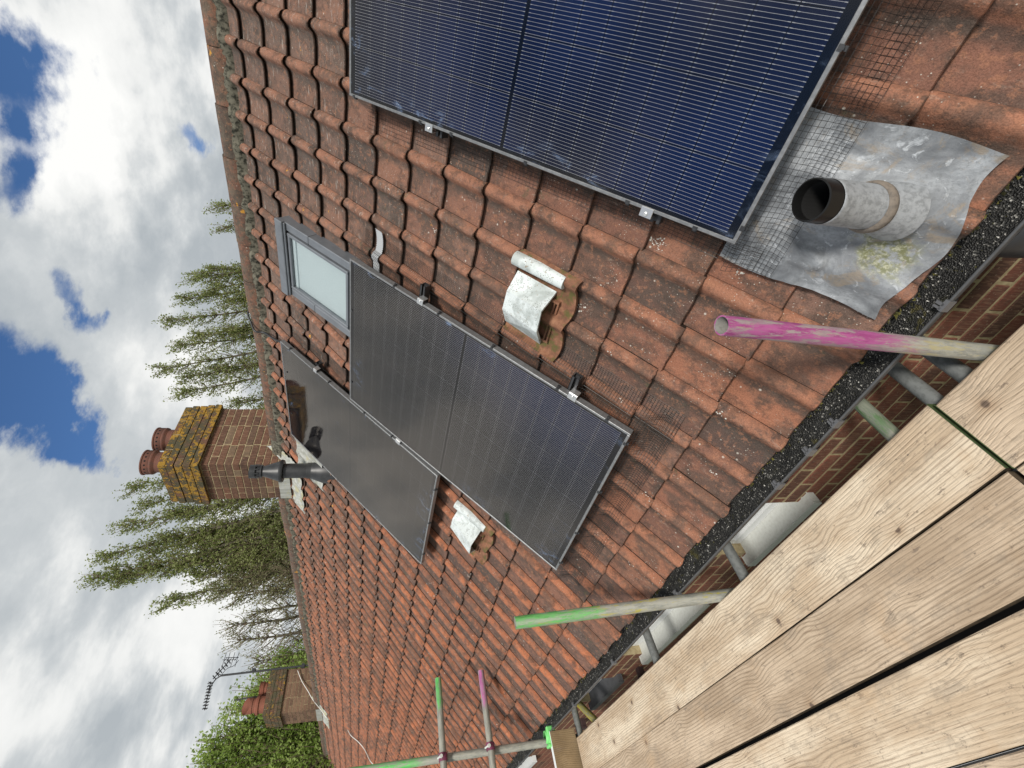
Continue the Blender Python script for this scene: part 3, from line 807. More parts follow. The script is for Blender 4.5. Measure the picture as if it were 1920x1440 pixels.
# small black vent outlet on wall
for (yy, zz) in ((3.62, -2.33), (5.0, -2.28)):
    b = MB(); b.box(-.07, .02, -.03, .03, -.02, .02); b.box(-.075, -.06, -.036, .036, -.026, .026)
    b.build('wall_vent', M_simple('vent_box', (.06, .035, .035), .6), house, loc=(WX, yy, zz))

# chimneys -----------------------------------------------------------
def chimney(x0, x1, y0, y1, zb, zs, zc, bmat, capmat, single, core_b=.0, nm=''):
    ch = link('chimney', None, house, loc=((x0 + x1) / 2, (y0 + y1) / 2, zb))
    hx, hy = (x1 - x0) / 2, (y1 - y0) / 2; H = zs - zb
    c = MB(); c.box(-hx + .004, hx - .004, -hy + .004, hy - .004, -.9, H)
    nrow = max(1, round(H / .076)); rh = H / nrow
    joined = MB(); tl = []
    meshes = {}
    rr_ = random.Random(int(x0 * 100))
    def put(cx_, cy_, cz_, lx, ly, lz, mat):
        key = (round(lx, 3), round(ly, 3), round(lz, 3), mat.name)
        if single:
            if key not in meshes:
                q = MB(); q.box(-lx / 2, lx / 2, -ly / 2, ly / 2, -lz / 2, lz / 2); me_ = q.mesh('brick', mat); bevel_mesh(me_, .003); meshes[key] = me_
            o = bpy.data.objects.new('brick', meshes[key]); COL.objects.link(o); o.parent = ch
            o.location = (cx_ + rr_.uniform(-.0015, .0015), cy_ + rr_.uniform(-.0015, .0015), cz_)
            o.rotation_euler = (0, 0, rr_.uniform(-.006, .006))
        else:
            joined.box(cx_ - lx / 2, cx_ + lx / 2, cy_ - ly / 2, cy_ + ly / 2, cz_ - lz / 2, cz_ + lz / 2, 0 if mat == bmat else 1); tl.append(rr_.uniform(.01, 1))
    def course(zc_, h, ex, odd, mat, skip_hidden=True, jt=.009):
        Hx, Hy = hx + ex, hy + ex; d = .102
        for face in ('-y', '-x', '+x', '+y'):
            along = Hx if face[1] == 'y' else Hy
            full = (face[1] == 'y') == (not odd)
            a0 = -along if full else -along + d + jt; a1 = -a0
            if not full and False: pass
            L = a1 - a0; n = max(1, round(L / .224)); st = 0
            if not odd and full or True:
                # stretchers with one closer to break the joints
                cuts = [a0 + (L + jt) * i / n for i in range(n + 1)]
                if odd != (face[1] == 'y'): pass
                else:
                    u_ = (L + jt) / n; cuts = [a0, a0 + u_ * .5] + [a0 + u_ * (.5 + i) for i in range(1, n)] + [a0 + L + jt]
            for p0, p1 in zip(cuts, cuts[1:]):
                l = p1 - p0 - jt; m_ = (p0 + p1 - jt) / 2
                if l < .03: continue
                if face[1] == 'y':
                    put(m_, (-Hy + d / 2) if face[0] == '-' else (Hy - d / 2), zc_, l, d, h - jt, mat)
                else:
                    put((-Hx + d / 2) if face[0] == '-' else (Hx - d / 2), m_, zc_, d, l, h - jt, mat)
    for k in range(nrow):
        # leave out rows wholly below the roof on this side
        course((k + .5) * rh, rh, 0, k % 2 == 1, bmat)
    ch_ = zc - zs; rows = 5; ch1 = ch_ / rows
    for k in range(rows):
        ex = .030 if k < 2 else .022
        if k == 4: ex = .012
        if k == 0: ex = .036
        course(H + (k + .5) * ch1, ch1, ex, k % 2 == 0, capmat)
    c.box(-hx - .005, hx + .005, -hy - .005, hy + .005, H, H + ch_ - .01)
    c.build('mortar_core', M_MORTC, ch)
    fl = MB()
    def flf(a, q):
        X = (a * 2 - 1); Y = (q * 2 - 1); e = max(abs(X), abs(Y))
        return (X * (hx + .008), Y * (hy + .008), H + ch_ - .008 + .055 * (1 - e) ** .7 + .01 * nz(X * 3, Y * 3, 2))
    fl.grid(flf, 12, 12); fl.build('flaunching', M_simple('cement_flaunching', (.20, .19, .15), .9, 0, 12, (.30, .19, .04), .9, .5), ch, smooth=60)
    if not single:
        jo = joined.build('brick_field', [bmat, capmat], ch, kind='stuff')
        ta_ = jo.data.attributes.new('tint', 'FLOAT', 'POINT'); ta_.data.foreach_set('value', [x for x in tl for _ in range(8)])
    return ch, H, ch_
ch1, H1, c1 = chimney(.883, 1.658, 3.926, 4.56, .60, 1.585, 1.985, B_CHIM, B_CAP, True)
ch2, H2, c2 = chimney(.825, 1.60, 12.42, 13.25, .45, 1.50, 1.86, B_CHIM2, B_CAP2, False)

def pot(parent, x, y, z, mat, r=.125, h=.30, crown=True):
    p = MB()
    prof_ = [(r * .80, 0), (r * .80, h * .28), (r * .86, h * .33), (r * .86, h * .37), (r * .80, h * .42), (r * .84, h * .52), (r * .98, h * .60), (r * 1.02, h * .66), (r * .98, h * .70), (r, h * .72), (r, h * .93), (r * 1.05, h * .95), (r * 1.05, h), (r * .86, h), (r * .84, h * .3)]
    p.lathe(prof_, (x, y, z), 28, 0)
    if crown:
        for k in range(18):
            a = 2 * PI * k / 18; q = Matrix.Translation((x, y, z + h * .83)) @ Matrix.Rotation(a, 4, 'Z')
            p.lathe([(0, r * 1.004), (.010, r * 1.004), (.010, r * .99)], (0, 0, 0), 8, 1, q @ Matrix.Rotation(PI / 2, 4, 'Y'))
    return p.build('chimney_pot', [mat, M_VOID], parent, smooth=45)
c0 = Vector(ch1.location)
pot(ch1, 1.155 - c0.x, 4.243 - c0.y, H1 + c1 + .02, M_TERRA, .128, .27)
pot(ch1, 1.47 - c0.x, 4.243 - c0.y, H1 + c1 + .02, M_TERRA, .128, .27)
# raked cowl pots on the far chimney
c0 = Vector(ch2.location)
p = MB()
q = Matrix.Translation((-.12, -.1, H2 + c2)) 
p.lathe([(.15, -.02), (.15, .14), (.17, .15), (.17, .2), (.13, .22), (.13, .30)], tuple(q.translation), 20)
cut = []
for k in range(20):
    a = 2 * PI * k / 20
    cut.append((math.cos(a), math.sin(a)))
vs = [(q.translation.x + .14 * cx_, q.translation.y + .14 * sy_, H2 + c2 + .28) for cx_, sy_ in cut] + [(q.translation.x + .14 * cx_, q.translation.y + .14 * sy_, H2 + c2 + .42 + .10 * sy_) for cx_, sy_ in cut]
p.add(vs, [(k, (k + 1) % 20, 20 + (k + 1) % 20, 20 + k) for k in range(20)])
p.build('chimney_pot', M_TERRAR, ch2, smooth=40)
pot(ch2, .20, .05, H2 + c2, M_TERRAR, .14, .22, False)
b = MB(); b.tube([(1.302 - c0.x, 12.9 - c0.y, H2 + c2 - .05), (1.302 - c0.x - .03, 12.9 - c0.y, H2 + c2 + .72)], .014, 8); b.build('steel_rod', M_BLKM, ch2)

# stepped lead flashing
def flashing(x0, x1, y0, y1, zroof0, n, dark=False):
    # up the near side, in steps; apron across the down-slope side
    b = MB()
    tan = ST / CT
    tw = .082
    for i in range(3):
        xa = x0 - .012 + i * tw; xb = xa + tw
        za = xa * tan - .125; zbm = xb * tan - .125
        b.add([(xa, y0 - .006, za - .05), (xb, y0 - .006, zbm - .05), (xb + .002, y0 - .006, zbm + .020), (xb - .004, y0 - .006, zbm + .048), (xa + .004, y0 - .006, za - .035)], [(0, 1, 2, 3, 4)])
    # roll out onto the tiles along the near side
    def f(a, q):
        x = x0 - .12 + a * (x1 - x0) * .34; z = x * tan - .152 / 1 
        u = x / CT * 1.0; uu = (x + -.11 * ST) / CT
        hs = surf(uu, y0 - q * .12)
        p_ = RW(uu, y0 - q * .12, hs * .5 + (-.085) * .5 + (.012 if q < .8 else .006) + .006 * nz(a * 12, q * 3, 2)); p_.y = y0 - q * .12
        return p_
    b.grid(f, 30, 6)
    b.grid(lambda a, q: (x0 - .01 + a * (x1 - x0) * .30, y0 - .007 - .012 * q, (x0 + a * (x1 - x0) * .30) * tan - .125 + .03 * (1 - q)), 8, 2)
    # apron
    zt = x0 * tan - .10
    b.grid(lambda a, q: (x0 - .008 - .002 * q, y0 - .03 + a * (y1 - y0 + .03), zt + .10 - q * .12 + .004 * nz(a * 7, q * 3, 5)), 12, 4)
    def f2(a, q):
        x = x0 - .005 - q * .15; t_ = y0 - .05 * 1 + a * (y1 - y0 + .13); uu = (x - .11 * ST) / CT
        p_ = RW(uu, t_, surf(uu, t_) * .45 + (-.08) * .55 + .008 + .004 * nz(a * 9, q * 3, 1)); return p_
    b.grid(f2, 24, 5)
    return b.build('lead_flashing', M_FLASH, house, smooth=60)
flashing(.883, 1.658, 3.926, 4.56, 0, 6)
flashing(.825, 1.60, 12.42, 13.25, 0, 6)

# flue terminal near the chimney --------------------------------------
fl_ = link('boiler_flue', None, house, loc=(.49, 3.50, .30))
b = MB(); b.lathe([(.072, -.02), (.074, .0), (.074, .06), (.080, .062), (.080, .075), (.074, .077), (.074, .14), (.068, .142), (.068, .36), (.060, .361)], n=28)
b.build('pipe', M_BLKP, fl_, smooth=40)
b = MB(); b.lathe([(.060, .355), (.100, .355), (.105, .37), (.104, .385), (.094, .39), (.052, .52), (.048, .53), (.048, .545), (.06, .546), (.06, .56), (.046, .562), (.046, .60), (.060, .602), (.062, .655), (.040, .66), (.0, .66)], n=28)
for k in range(10):
    a = 2 * PI * k / 10; b.box(.055, .063, -.005, .005, .57, .61, 0, Matrix.Rotation(a, 4, 'Z'))
b.build('cowl', M_BLKP, fl_, smooth=35)
b = MB()
b.lathe([(.13, -.13), (.12, -.02), (.095, .05), (.078, .09), (.076, .10)], n=28)
b.build('collar', M_BLKP, fl_, smooth=60)
b = MB()
def ff(a, q):
    u = (.30 / ST) * 0 + .52 + a * .40; t_ = 3.28 + q * .50
    p_ = RW(u, t_, surf(u, t_) * .4 - .085 * .6 + .01); return (p_.x - .49, p_.y - 3.5, p_.z - .30)
b.grid(ff, 16, 20); b.build('lead_slate', M_FLASH, fl_, smooth=60)

# soil vent with lead slate near the eaves -----------------------------
PB = Vector((-1.3842, -.1935, -1.432))
sv = link('soil_vent', None, house, loc=PB)
def lead_h(u, t):
    # the sheet rides on the rolls and sags between them
    acc = 0
    for o_ in (-.03, 0, .03):
        acc += surf(-2.0, t + o_) + .0235 * .3
    base = max(acc / 3, surf(-2.0, t)) * .72 + (-.088) * .28
    base = max(base, surf(u, t) - .004, surf(u, t + .012) - .006, surf(u, t - .012) - .006, surf(u + .02, t) - .004, surf(u - .02, t) - .006)
    d = math.hypot(u + 1.99, t + .19)
    lump = .035 * math.exp(-(d / .085) ** 2)
    cr = abs(nz(u * 7 + t * 3, t * 6 - u * 2, 11)); cr2 = abs(nz(u * 15 - t * 5, t * 13, 14))
    return base + .010 + lump + .006 * nz(u * 11, t * 9, 3) + .0035 * nz(u * 40, t * 33, 6) + .010 * max(0, .18 - cr) + .008 * max(0, .15 - cr2)
b = MB()
def lf(a, q):
    u0, u1 = -1.695, -2.134
    t = -.372 + q * .455
    lo = u1 + .018 * math.sin(q * 9) - .004 + (.0 if q > .2 else .012 * (1 - q / .2))
    u = u0 + a * (lo - u0)
    tt = t + (.008 * math.sin(a * 7) if q in (0, 1) else 0)
    h = lead_h(u, tt)
    if a > .97: h -= .004
    p_ = RW(u, tt, h); return p_ - PB
b.grid(lf, 50, 50)
b.grid(lambda a, q: Vector(lf(a, q)) + Vector((.002, 0, -.003)), 50, 50, flip=True)
b.build('lead_slate', M_LEAD, sv, smooth=80)
b = MB(); b.lathe([(.0575, .040), (.064, .043), (.0655, .052), (.063, .062), (.0572, .065)], n=36); b.build('sealant_ring', M_simple('old_sealant', (.19, .16, .13), .9, 0, 60, (.09, .08, .07), .7, .5), sv, smooth=60)
b = MB(); b.lathe([(.078, -.03), (.070, .005), (.062, .03), (.058, .05), (.0565, .055), (.0555, .182), (.057, .188), (.055, .191), (.052, .18), (.052, .10)], n=36)
b.build('lead_sleeve', M_LIDPIPE, sv, smooth=60)
b = MB(); b.lathe([(.0535, .06), (.054, .212), (.053, .228), (.049, .229), (.047, .215), (.047, .0), (.0, 0)], n=36)
b.build('pipe', M_simple('glossy_black_pipe', (.008, .008, .008), .3, spec=.3), sv, smooth=50)
b = MB(); b.lathe([(.0466, .205), (.0463, -.1), (0, -.1)], n=30); b.build('pipe_bore', M_VOID, sv)

# roof vents (hooded tiles) ------------------------------------------
def roof_vent(t0):
    v = link('vent_tile', None, house, loc=RW(-1.224, t0, -.11), rot=ROOFROT)
    b = MB()
    # two tile wide base with rolls
    def bf(a, q):
        x = -.075 + a * .335; y = q * .42; h = prof(y % W) - .0235 * x / GA
        edge = (.007 * math.sin(q * 13) if a == 0 else 0)
        return (x + edge, y, h + .010)
    b.grid(bf, 8, 48)
    b.grid(lambda a, q: (-.075 + (.007 * math.sin(q * 13)), q * .42, prof((q * .42) % W) - .0235 * -.075 / GA + .010 - a * .016), 1, 48, flip=True)
    b.build('base_tile', M_RUST, v, smooth=60)
    # half round cover over the first roll, whitewashed
    b = MB()
    b.grid(lambda a, q: (-.01 + a * .25, .008 + .062 * (1 - math.cos(q * PI)) / 2 + .0, .020 + .036 * math.sin(q * PI) ** .7), 4, 12)
    b.grid(lambda a, q: (-.01, .008 + .062 * (1 - math.cos(q * PI)) / 2, .020 + .036 * math.sin(q * PI) ** .7 * (1 - a)), 1, 12, flip=True)
    b.build('roll_cover', M_HOOD, v, smooth=60)
    # angular hood open to the front
    fr = [(.020, .105, .010), (.012, .150, .126), (.010, .262, .117), (.022, .392, .0085)]
    bk = [(.224, .103, .004), (.232, .195, .045), (.232, .295, .048), (.224, .378, .006)]
    n = 4; b = MB()
    def off(P, y_, z_, x_=0): return [(x + x_, y + y_ * (1 if y < .24 else -1), z - z_) for x, y, z in P]
    ins, insb = off(fr, .008, .009), off(bk, .010, .010, -.02)
    b.add(fr + bk + ins + insb, [(i, i + 1, n + i + 1, n + i) for i in range(n - 1)] + [(i + 1, i, 2 * n + i, 2 * n + i + 1) for i in range(n - 1)] + [(2 * n + i, 2 * n + i + 1, 3 * n + i + 1, 3 * n + i) for i in range(n - 1)] + [(7, 6, 5, 4)], 0)
    b.build('hood', M_HOOD, v)
    # recessed terracotta face and grille under the hood
    b = MB()
    fa = [(.062, .150, .084), (.062, .258, .078), (.062, .352, .012), (.062, .125, .012)]
    b.add(fa, [(0, 1, 2, 3)])
    for xx, zz in ((.004, .014), (-.012, .012)):
        b.box(xx, xx + .007, .150, .350, zz, zz + .010)
    b.box(-.014, .055, .138, .148, .006, .030); b.box(-.014, .055, .350, .360, .004, .022)
    b.build('grille', M_RUST, v)
    return v
roof_vent(T0); roof_vent(T0 + 9 * W)

# skylight -------------------------------------------------------------
sk = link('skylight', None, house, loc=RW(.40, 1.206, -.11), rot=ROOFROT)   # local x up the slope
hx_, hy_ = .385, .282
b = MB()
b.box(-hx_, hx_, -hy_, -hy_ + .055, -.02, .062); b.box(-hx_, hx_, hy_ - .055, hy_, -.02, .062); b.box(-hx_, -hx_ + .05, -hy_ + .055, hy_ - .055, -.02, .060); b.box(hx_ - .05, hx_, -hy_ + .055, hy_ - .055, -.02, .060)
me = b.mesh('frame', M_SKYL); bevel_mesh(me, .004); link('frame', me, sk)
b = MB(); b.box(hx_ - .075, hx_ + .004, -hy_ - .006, hy_ + .006, .0625, .088); b.box(hx_ - .09, hx_ - .076, -hy_ + .0, hy_ - .0, .0625, .078); me = b.mesh('top_cover', M_SKYL); bevel_mesh(me, .004); link('top_cover', me, sk)
b = MB()
x0, x1, y1 = -hx_ + .058, hx_ - .098, hy_ - .066
b.box(x0, x1, -y1, -y1 + .022, .03, .068); b.box(x0, x1, y1 - .022, y1, .03, .068); b.box(x0, x0 + .022, -y1 + .022, y1 - .022, .03, .066); b.box(x1 - .022, x1, -y1 + .022, y1 - .022, .03, .066)
me = b.mesh('sash', M_SKYL); bevel_mesh(me, .003); link('sash', me, sk)
b = MB(); b.add([(x0 + .02, -y1 + .02, .050), (x1 - .02, -y1 + .02, .050), (x1 - .02, y1 - .02, .050), (x0 + .02, y1 - .02, .050)], [(0, 1, 2, 3)]); b.build('glass', M_WGLASS, sk)
b = MB(); b.box(x0 + .02, x1 - .02, -y1 + .02, y1 - .02, .034, .037); b.box(x0 + .022, x0 + .035, -y1 + .022, y1 - .022, .038, .044); b.box(x1 - .055, x1 - .025, -y1 + .022, y1 - .022, .038, .046); b.build('blind', M_FROST, sk)
b = MB(); b.box(-hx_ - .02, hx_ + .05, -hy_ - .035, hy_ + .035, -.060, -.050); b.build('flashing_tray', M_SEAL, sk)
b = MB()
for xx in (.06,):
    b.box(xx, xx + .002, -hy_ - .001, -hy_ + .056, .0, .0635); b.box(xx - .03, xx - .028, hy_ - .056, hy_ + .001, .0, .0635)
b.build('cover_joint', M_SEAL, sk)

# ------------------------------------------------------------------ solar panels
PW, PL, PT = 1.134, 1.7256, .032
cell_dy, cell_dx = .1818, .0915
b = MB(); b.box(-.0445, .0445, -.0894, .0894, -.0006, 0); CELLM = b.mesh('solar_cell', M_CELL)
def frame_mesh():
    f = MB(); w_ = .011
    f.box(-PL, 0, 0, w_, -PT, .0016); f.box(-PL, 0, PW - w_, PW, -PT, .0016); f.box(-PL, -PL + w_, w_, PW - w_, -PT, .0016); f.box(-w_, 0, w_, PW - w_, -PT, .0016)
    me = f.mesh('panel_frame', M_FRAME); bevel_mesh(me, .0012); return me
FRM = frame_mesh()
b = MB(); b.add([(-PL + .010, .010, 0), (-.010, .010, 0), (-.010, PW - .010, 0), (-PL + .010, PW - .010, 0)], [(0, 1, 2, 3)], 0, [(0, 0), (1, 0), (1, 1), (0, 1)]); GLM = b.mesh('glass', M_GLASS)
b = MB(); b.box(-PL + .01, -.01, .01, PW - .01, -.012, -.0035); BKM = b.mesh('back_sheet', M_BACK)
b = MB(); b.box(-.004, .004, -.004, .009, -.012, .004); b.box(.004, .0075, -.002, .009, .0022, .0034); b.box(-.0075, -.004, -.002, .009, .0022, .0034); b.box(-.006, .006, -.010, -.003, -.016, -.006)
CLIP = b.mesh('mesh_clip', M_BLKP)
b = MB(); b.box(-.020, .020, -.022, .010, .0018, .0058); b.box(-.020, .020, -.022, -.018, -.035, .0018); me = b.mesh('panel_clamp', M_ALU); bevel_mesh(me, .001)
q_ = MB(); q_.lathe([(0, .0105), (.0045, .0105), (.0065, .009), (.0065, .0055)], (0, -.010, 0), 12)
CLAMP = me; BOLT = q_.mesh('bolt', M_STEEL, 50)
def rail_mesh(L):
    r_ = MB(); r_.box(-.018, .018, 0, L, -.072, -.068); r_.box(-.018, -.014, 0, L, -.068, -.034); r_.box(.014, .018, 0, L, -.068, -.034); r_.box(-.018, -.006, 0, L, -.0375, -.034); r_.box(.006, .018, 0, L, -.0375, -.034); r_.box(-.010, .010, .001, L, -.060, -.056)
    return r_.mesh('mounting_rail', M_BLKM)
def wires(parent, P, na, nb, r=.0007, name='wire_mesh', sega=4):
    m = MB()
    for j in range(nb + 1):
        pts = [P(i / (na * 1.), j / nb) for i in range(0, na + 1, 1)]
        step = max(1, na // 90)
        pts = pts[::step]
        m.tube(pts, r, 3, caps=False)
    for i in range(na + 1):
        m.tube([P(i / na, j / (nb * 1.)) for j in range(0, nb + 1, max(1, nb // 8))], r, 3, caps=False)
    return m.build(name, M_WIRE, parent, kind='stuff')
def panel(s0, t0, label, rails, rail_out, clampface=True):
    p = link('solar_panel', None, loc=RW(-s0, t0, 0), rot=ROOFROT, label=label, cat='solar panel', group='solar panels fixed on the tiled roof')
    link('panel_frame', FRM, p); link('back_sheet', BKM, p); link('glass', GLM, p, loc=(0, 0, -.0002))
    for i in range(6):
        for j in range(18):
            o = bpy.data.objects.new('solar_cell', CELLM); COL.objects.link(o); o.parent = p
            yy = PW / 2 + (i - 2.5) * cell_dy; xx = -PL / 2 + (j - 8.5) * cell_dx + (.006 if j >= 9 else -.006)
            o.location = (xx, yy, -.0026)
    for rs in rails:
        link('mounting_rail', rail_mesh(PW + rail_out), p, loc=(-rs + .025, -rail_out, 0))
        link('panel_clamp', CLAMP, p, loc=(-rs, 0, 0)); link('bolt', BOLT, p, loc=(-rs, 0, 0))
        
    return p
pn = panel(0, -PW, 'nearest solar panel, deep blue with pale wires, close to the open lead sleeved pipe', (.502, 1.453), 0)
pm = panel(0, .8477, 'middle solar panel, right of the white hooded vent and touching the small skylight', (.555, 1.454), .075)
pf = panel(-.8653, 2.0015, 'farthest solar panel below the ridge, with the dark chimney mirrored in its glass', (.46, 1.365), .04)
pf.rotation_euler = (0, -TH + R(.8), 0); pf.location = pf.location + RW(.0, 0, -.012)
# the near panel shows its far long side: clamps, rail ends, clips face +t there
for o in [c for c in pn.children if c.name.startswith(('panel_clamp', 'bolt'))]:
    o.location = (o.location[0], PW, 0); o.rotation_euler = (0, 0, PI)
for o in [c for c in pn.children if c.name.startswith('mounting_rail')]:
    o.location = (o.location[0] - .05 , 0.04, 0)
def clips(p, lst):
    for (s, t, ang) in lst:
        link('mesh_clip', CLIP, p, loc=(-s, t, 0), rot=(0, 0, ang))
clips(pn, [(.032, PW, PI), (.449, PW, PI), (.62, PW, PI), (.98, PW, PI), (1.383, PW, PI), (1.606, PW, PI), (PL, PW - .05, PI / 2 * 0 - PI / 2), (PL, PW - .5, -PI / 2)])
clips(pm, [(.36, 0, 0), (.68, 0, 0), (1.02, 0, 0), (1.38, 0, 0), (1.62, 0, 0), (PL, .06, -PI / 2), (PL, .40, -PI / 2), (PL, .75, -PI / 2), (PL, 1.05, -PI / 2), (.96, PW, PI), (0.02, .35, PI / 2), (.02, .95, PI / 2)])
clips(pf, [(.13, 0, 0), (.43, 0, 0), (.62, 0, 0), (1.02, 0, 0), (1.3, 0, 0), (PL, .15, -PI / 2), (PL, .55, -PI / 2), (PL, .98, -PI / 2), (.05, .3, PI / 2), (.05, .8, PI / 2), (.7, PW, PI), (1.2, PW, PI)])
def on_tile(s, t, lift=.004): return (-s, t, surf(-s, t) + lift)
def mesh_base(s, t):
    h = surf(-s, t)
    if -.38 < t < .09 and s > 1.70: h = max(h, lead_h(-s, t) + .003)
    return h
def skirt_t(p, s0, t0, sa, sb, tin, tout, na, nb, sgn=1):
    # along a long side: from under the frame out over the tiles
    def P(a, q):
        s = sa + a * (sb - sa); t = tin + (tout(s) - tin) * q
        hin = -.034; ht = mesh_base(s, t) + .006
        k = min(1, q * 1.9); k = k * k * (3 - 2 * k)
        h = max(hin * (1 - k) + ht * k, ht)
        return Vector((-s + s0, t - t0, h))
    return wires(p, P, na, nb)
def skirt_s(p, s0, t0, ta_, tb_, sin_, sout, na, nb):
    def P(a, q):
        t = ta_ + a * (tb_ - ta_); s = sin_ + (sout - sin_) * q
        hin = -.034; ht = mesh_base(s, t) + .006 + .004 * math.sin(a * 17)
        k = min(1, q * 1.6); k = k * k * (3 - 2 * k)
        h = max(hin * (1 - k) + ht * k, ht)
        if q > .8: h += (q - .8) * .05 * (1 + nz(a * 6, 0, 3))
        return Vector((-s + s0, t - t0, h))
    return wires(p, P, na, nb)
skirt_t(pn, 0, -PW, .0, 1.80, .0, lambda s: .150 - .055 * min(1, s / 1.5), 100, 8)
skirt_s(pn, 0, -PW, -1.6, .10, 1.722, 1.850, 110, 10)
skirt_t(pm, 0, .8477, .0, 1.86, .8477, lambda s: .690 + .03 * min(1, s), 150, 14)
skirt_s(pm, 0, .8477, .76, 2.14, 1.722, 1.862, 105, 12)
skirt_t(pf, -.8653, 2.0015, -.86, -.02, 2.0015, lambda s: 1.90, 70, 8)

# ------------------------------------------------------------------ small things on the roof
b = MB()
def strip(a, q):
    t = .655 + q * .30; s = .085 + a * .055 + .012 * math.sin(q * 6)
    h = surf(-s, t) * .7 + -.088 * .3 + .010 + .0022 * math.sin(q * 2 * PI * 26)
    return RW(-s, t, h)
b.grid(strip, 3, 260)
b.build('flashing_strip', M_ALU, smooth=60, label='crinkled silver flashing strip lying on the tiles beside the skylight and panel corner', cat='flashing')
b = MB()
def pl_(pts, n=10):
    out = []; P4 = [pts[0]] + pts + [pts[-1]]
    for i in range(1, len(P4) - 2):
        for k in range(n):
            x = k / n; p0, p1, p2, p3 = [Vector(v) for v in P4[i - 1:i + 3]]
            out.append(.5 * ((2 * p1) + (-p0 + p2) * x + (2 * p0 - 5 * p1 + 4 * p2 - p3) * x * x + (-p0 + 3 * p1 - 3 * p2 + p3) * x ** 3))
    out.append(Vector(pts[-1])); return out
b.tube(pl_([Vector((1.17, 2.02, .905)), Vector((1.08, 2.07, .945)), Vector((1.0, 2.12, .905)), Vector((.93, 2.15, .86)), RW(1.20, 2.15, -.065), RW(1.05, 2.12, -.06), RW(.86, 2.07, -.062), RW(.6, 2.05, -.07), RW(.40, 2.03, -.075)]), .0085, 8)
b.build('black_cable', M_CABLE, smooth=80, label='black cable coming over the ridge down to the farthest solar panel', cat='cable')
b = MB()
pts = [on_tile(-.15, 11.2), on_tile(-.05, 11.28), on_tile(.15, 11.05), on_tile(.33, 11.02), on_tile(.5, 11.28), on_tile(.7, 11.1), on_tile(1.0, 10.9)]
b.tube(pl_([RW(p[0], p[1], -.068) for p in pts], 8), .007, 6)
b.build('white_cable', M_WCABLE, smooth=80, label='white cable trailing loose over the far tiles below the far chimney', cat='cable')
b = MB()
b.tube(pl_([Vector((1.55, 12.38, 1.27)), Vector((1.35, 12.39, 1.15)), Vector((1.15, 12.36, .99)), RW(1.30, 12.3, -.05), RW(1.05, 12.38, -.065), RW(.85, 12.42, -.065)], 8), .008, 6)
b.build('white_cable', M_WCABLE, smooth=80, label='white aerial cable running down the far chimney face to the ridge', cat='cable')
# bird droppings and seed scatter
b = MB(); rg = random.Random(21)
def scat(s, t, n, spread, rmin, rmax, mi=0):
    for _ in range(n):
        ss_ = s + rg.gauss(0, spread); tt = t + rg.gauss(0, spread * .6)
        p0 = RW(-ss_, tt, surf(-ss_, tt) + .0006); r_ = rg.uniform(rmin, rmax); k = 6
        vs = [p0 + RW(math.cos(2 * PI * i / k) * r_ * rg.uniform(.6, 1.2), math.sin(2 * PI * i / k) * r_ * rg.uniform(.6, 1.2), 0) for i in range(k)] + [p0 + RW(0, 0, .0015)]
        b.add(vs, [(i, (i + 1) % k, k) for i in range(k)], mi)
scat(1.49, .135, 45, .018, .0012, .004); scat(1.49, .135, 25, .02, .001, .003, 1); scat(1.64, .10, 8, .02, .001, .003)
for (s, t) in ((1.31, .52), (1.33, .50), (1.77, .12), (1.90, .45), (1.84, .62), (1.95, .62), (1.62, .8), (1.1, .6), (2.05, .9), (1.5, .62), (1.9, 1.2), (1.2, 3.0), (1.24, 2.95), (2.0, 1.7), (1.4, 2.7), (.5, .5), (.2, .4)):
    scat(s, t, 7, .010, .0015, .0045)
b.build('bird_droppings', [M_DROP, M_simple('seed_husk', (.10, .06, .035), .9)], kind='stuff', label='white bird droppings and crumbs scattered on the lower tiles', cat='droppings')

# ------------------------------------------------------------------ scaffold
def tube_obj(p0, p1, mat, label, r=.0243, group='scaffold tubes', parent=None, name='scaffold_tube', hollow=True):
    p0, p1 = Vector(p0), Vector(p1); L = (p1 - p0).length
    b = MB()
    if hollow: b.lathe([(r * .84, 0), (r, 0), (r, L - .001), (r * .985, L), (r * .84, L)], n=32); b.lathe([(r * .84, L), (r * .83, L - .02), (r * .83, L - .5)], n=32, mi=1)
    else: b.lathe([(0, 0), (r, 0), (r, L), (0, L)], n=20)
    me = b.mesh(name, [mat, M_INNER], 40)
    o = link(name, me, parent, loc=p0, rot=(p1 - p0).to_track_quat('Z', 'Y').to_euler())
    if label: tag(o, label, 'scaffold tube', group)
    return o
m1 = (-1.575, .060136, -.96992241); m0 = Vector((-1.575, .10451, -1.85163)); d_ = (m0 - Vector(m1)).normalized()
tube_obj(m0 + d_ * 4.9, m1, M_tube('magenta_tube', (.27, .050, .175), (m0 + d_ * 4.9 - Vector(m1)).length, .092, .20, (.36, .32, .17)), 'scaffold upright with magenta painted top, standing by the gutter beside the lead pipe sleeve')
g1_ = Vector((-1.575, 1.7101, -.83085)); g0_ = Vector((-1.575, 1.5978, -1.79834)); d_ = (g0_ - g1_).normalized()
tube_obj(g0_ + d_ * 4.9, g1_, M_tube('green_tube', (.09, .30, .075), (g0_ + d_ * 4.9 - g1_).length, .066, .07, (.38, .33, .03)), 'scaffold upright with green painted top and yellowed shaft, crossing the gutter mid roof')
s1 = Vector((-1.562, 4.02, -2.4)); s2 = Vector((-1.604, 4.02, .35))
tube_obj(s1 + Vector((0, 0, -4.4)), s2, M_tube('green_flecked_tube', (.09, .40, .09), (s2 - s1).length + 4.4, .135, .2), 'pale grey far scaffold upright with green paint higher up, beside the end toe board')
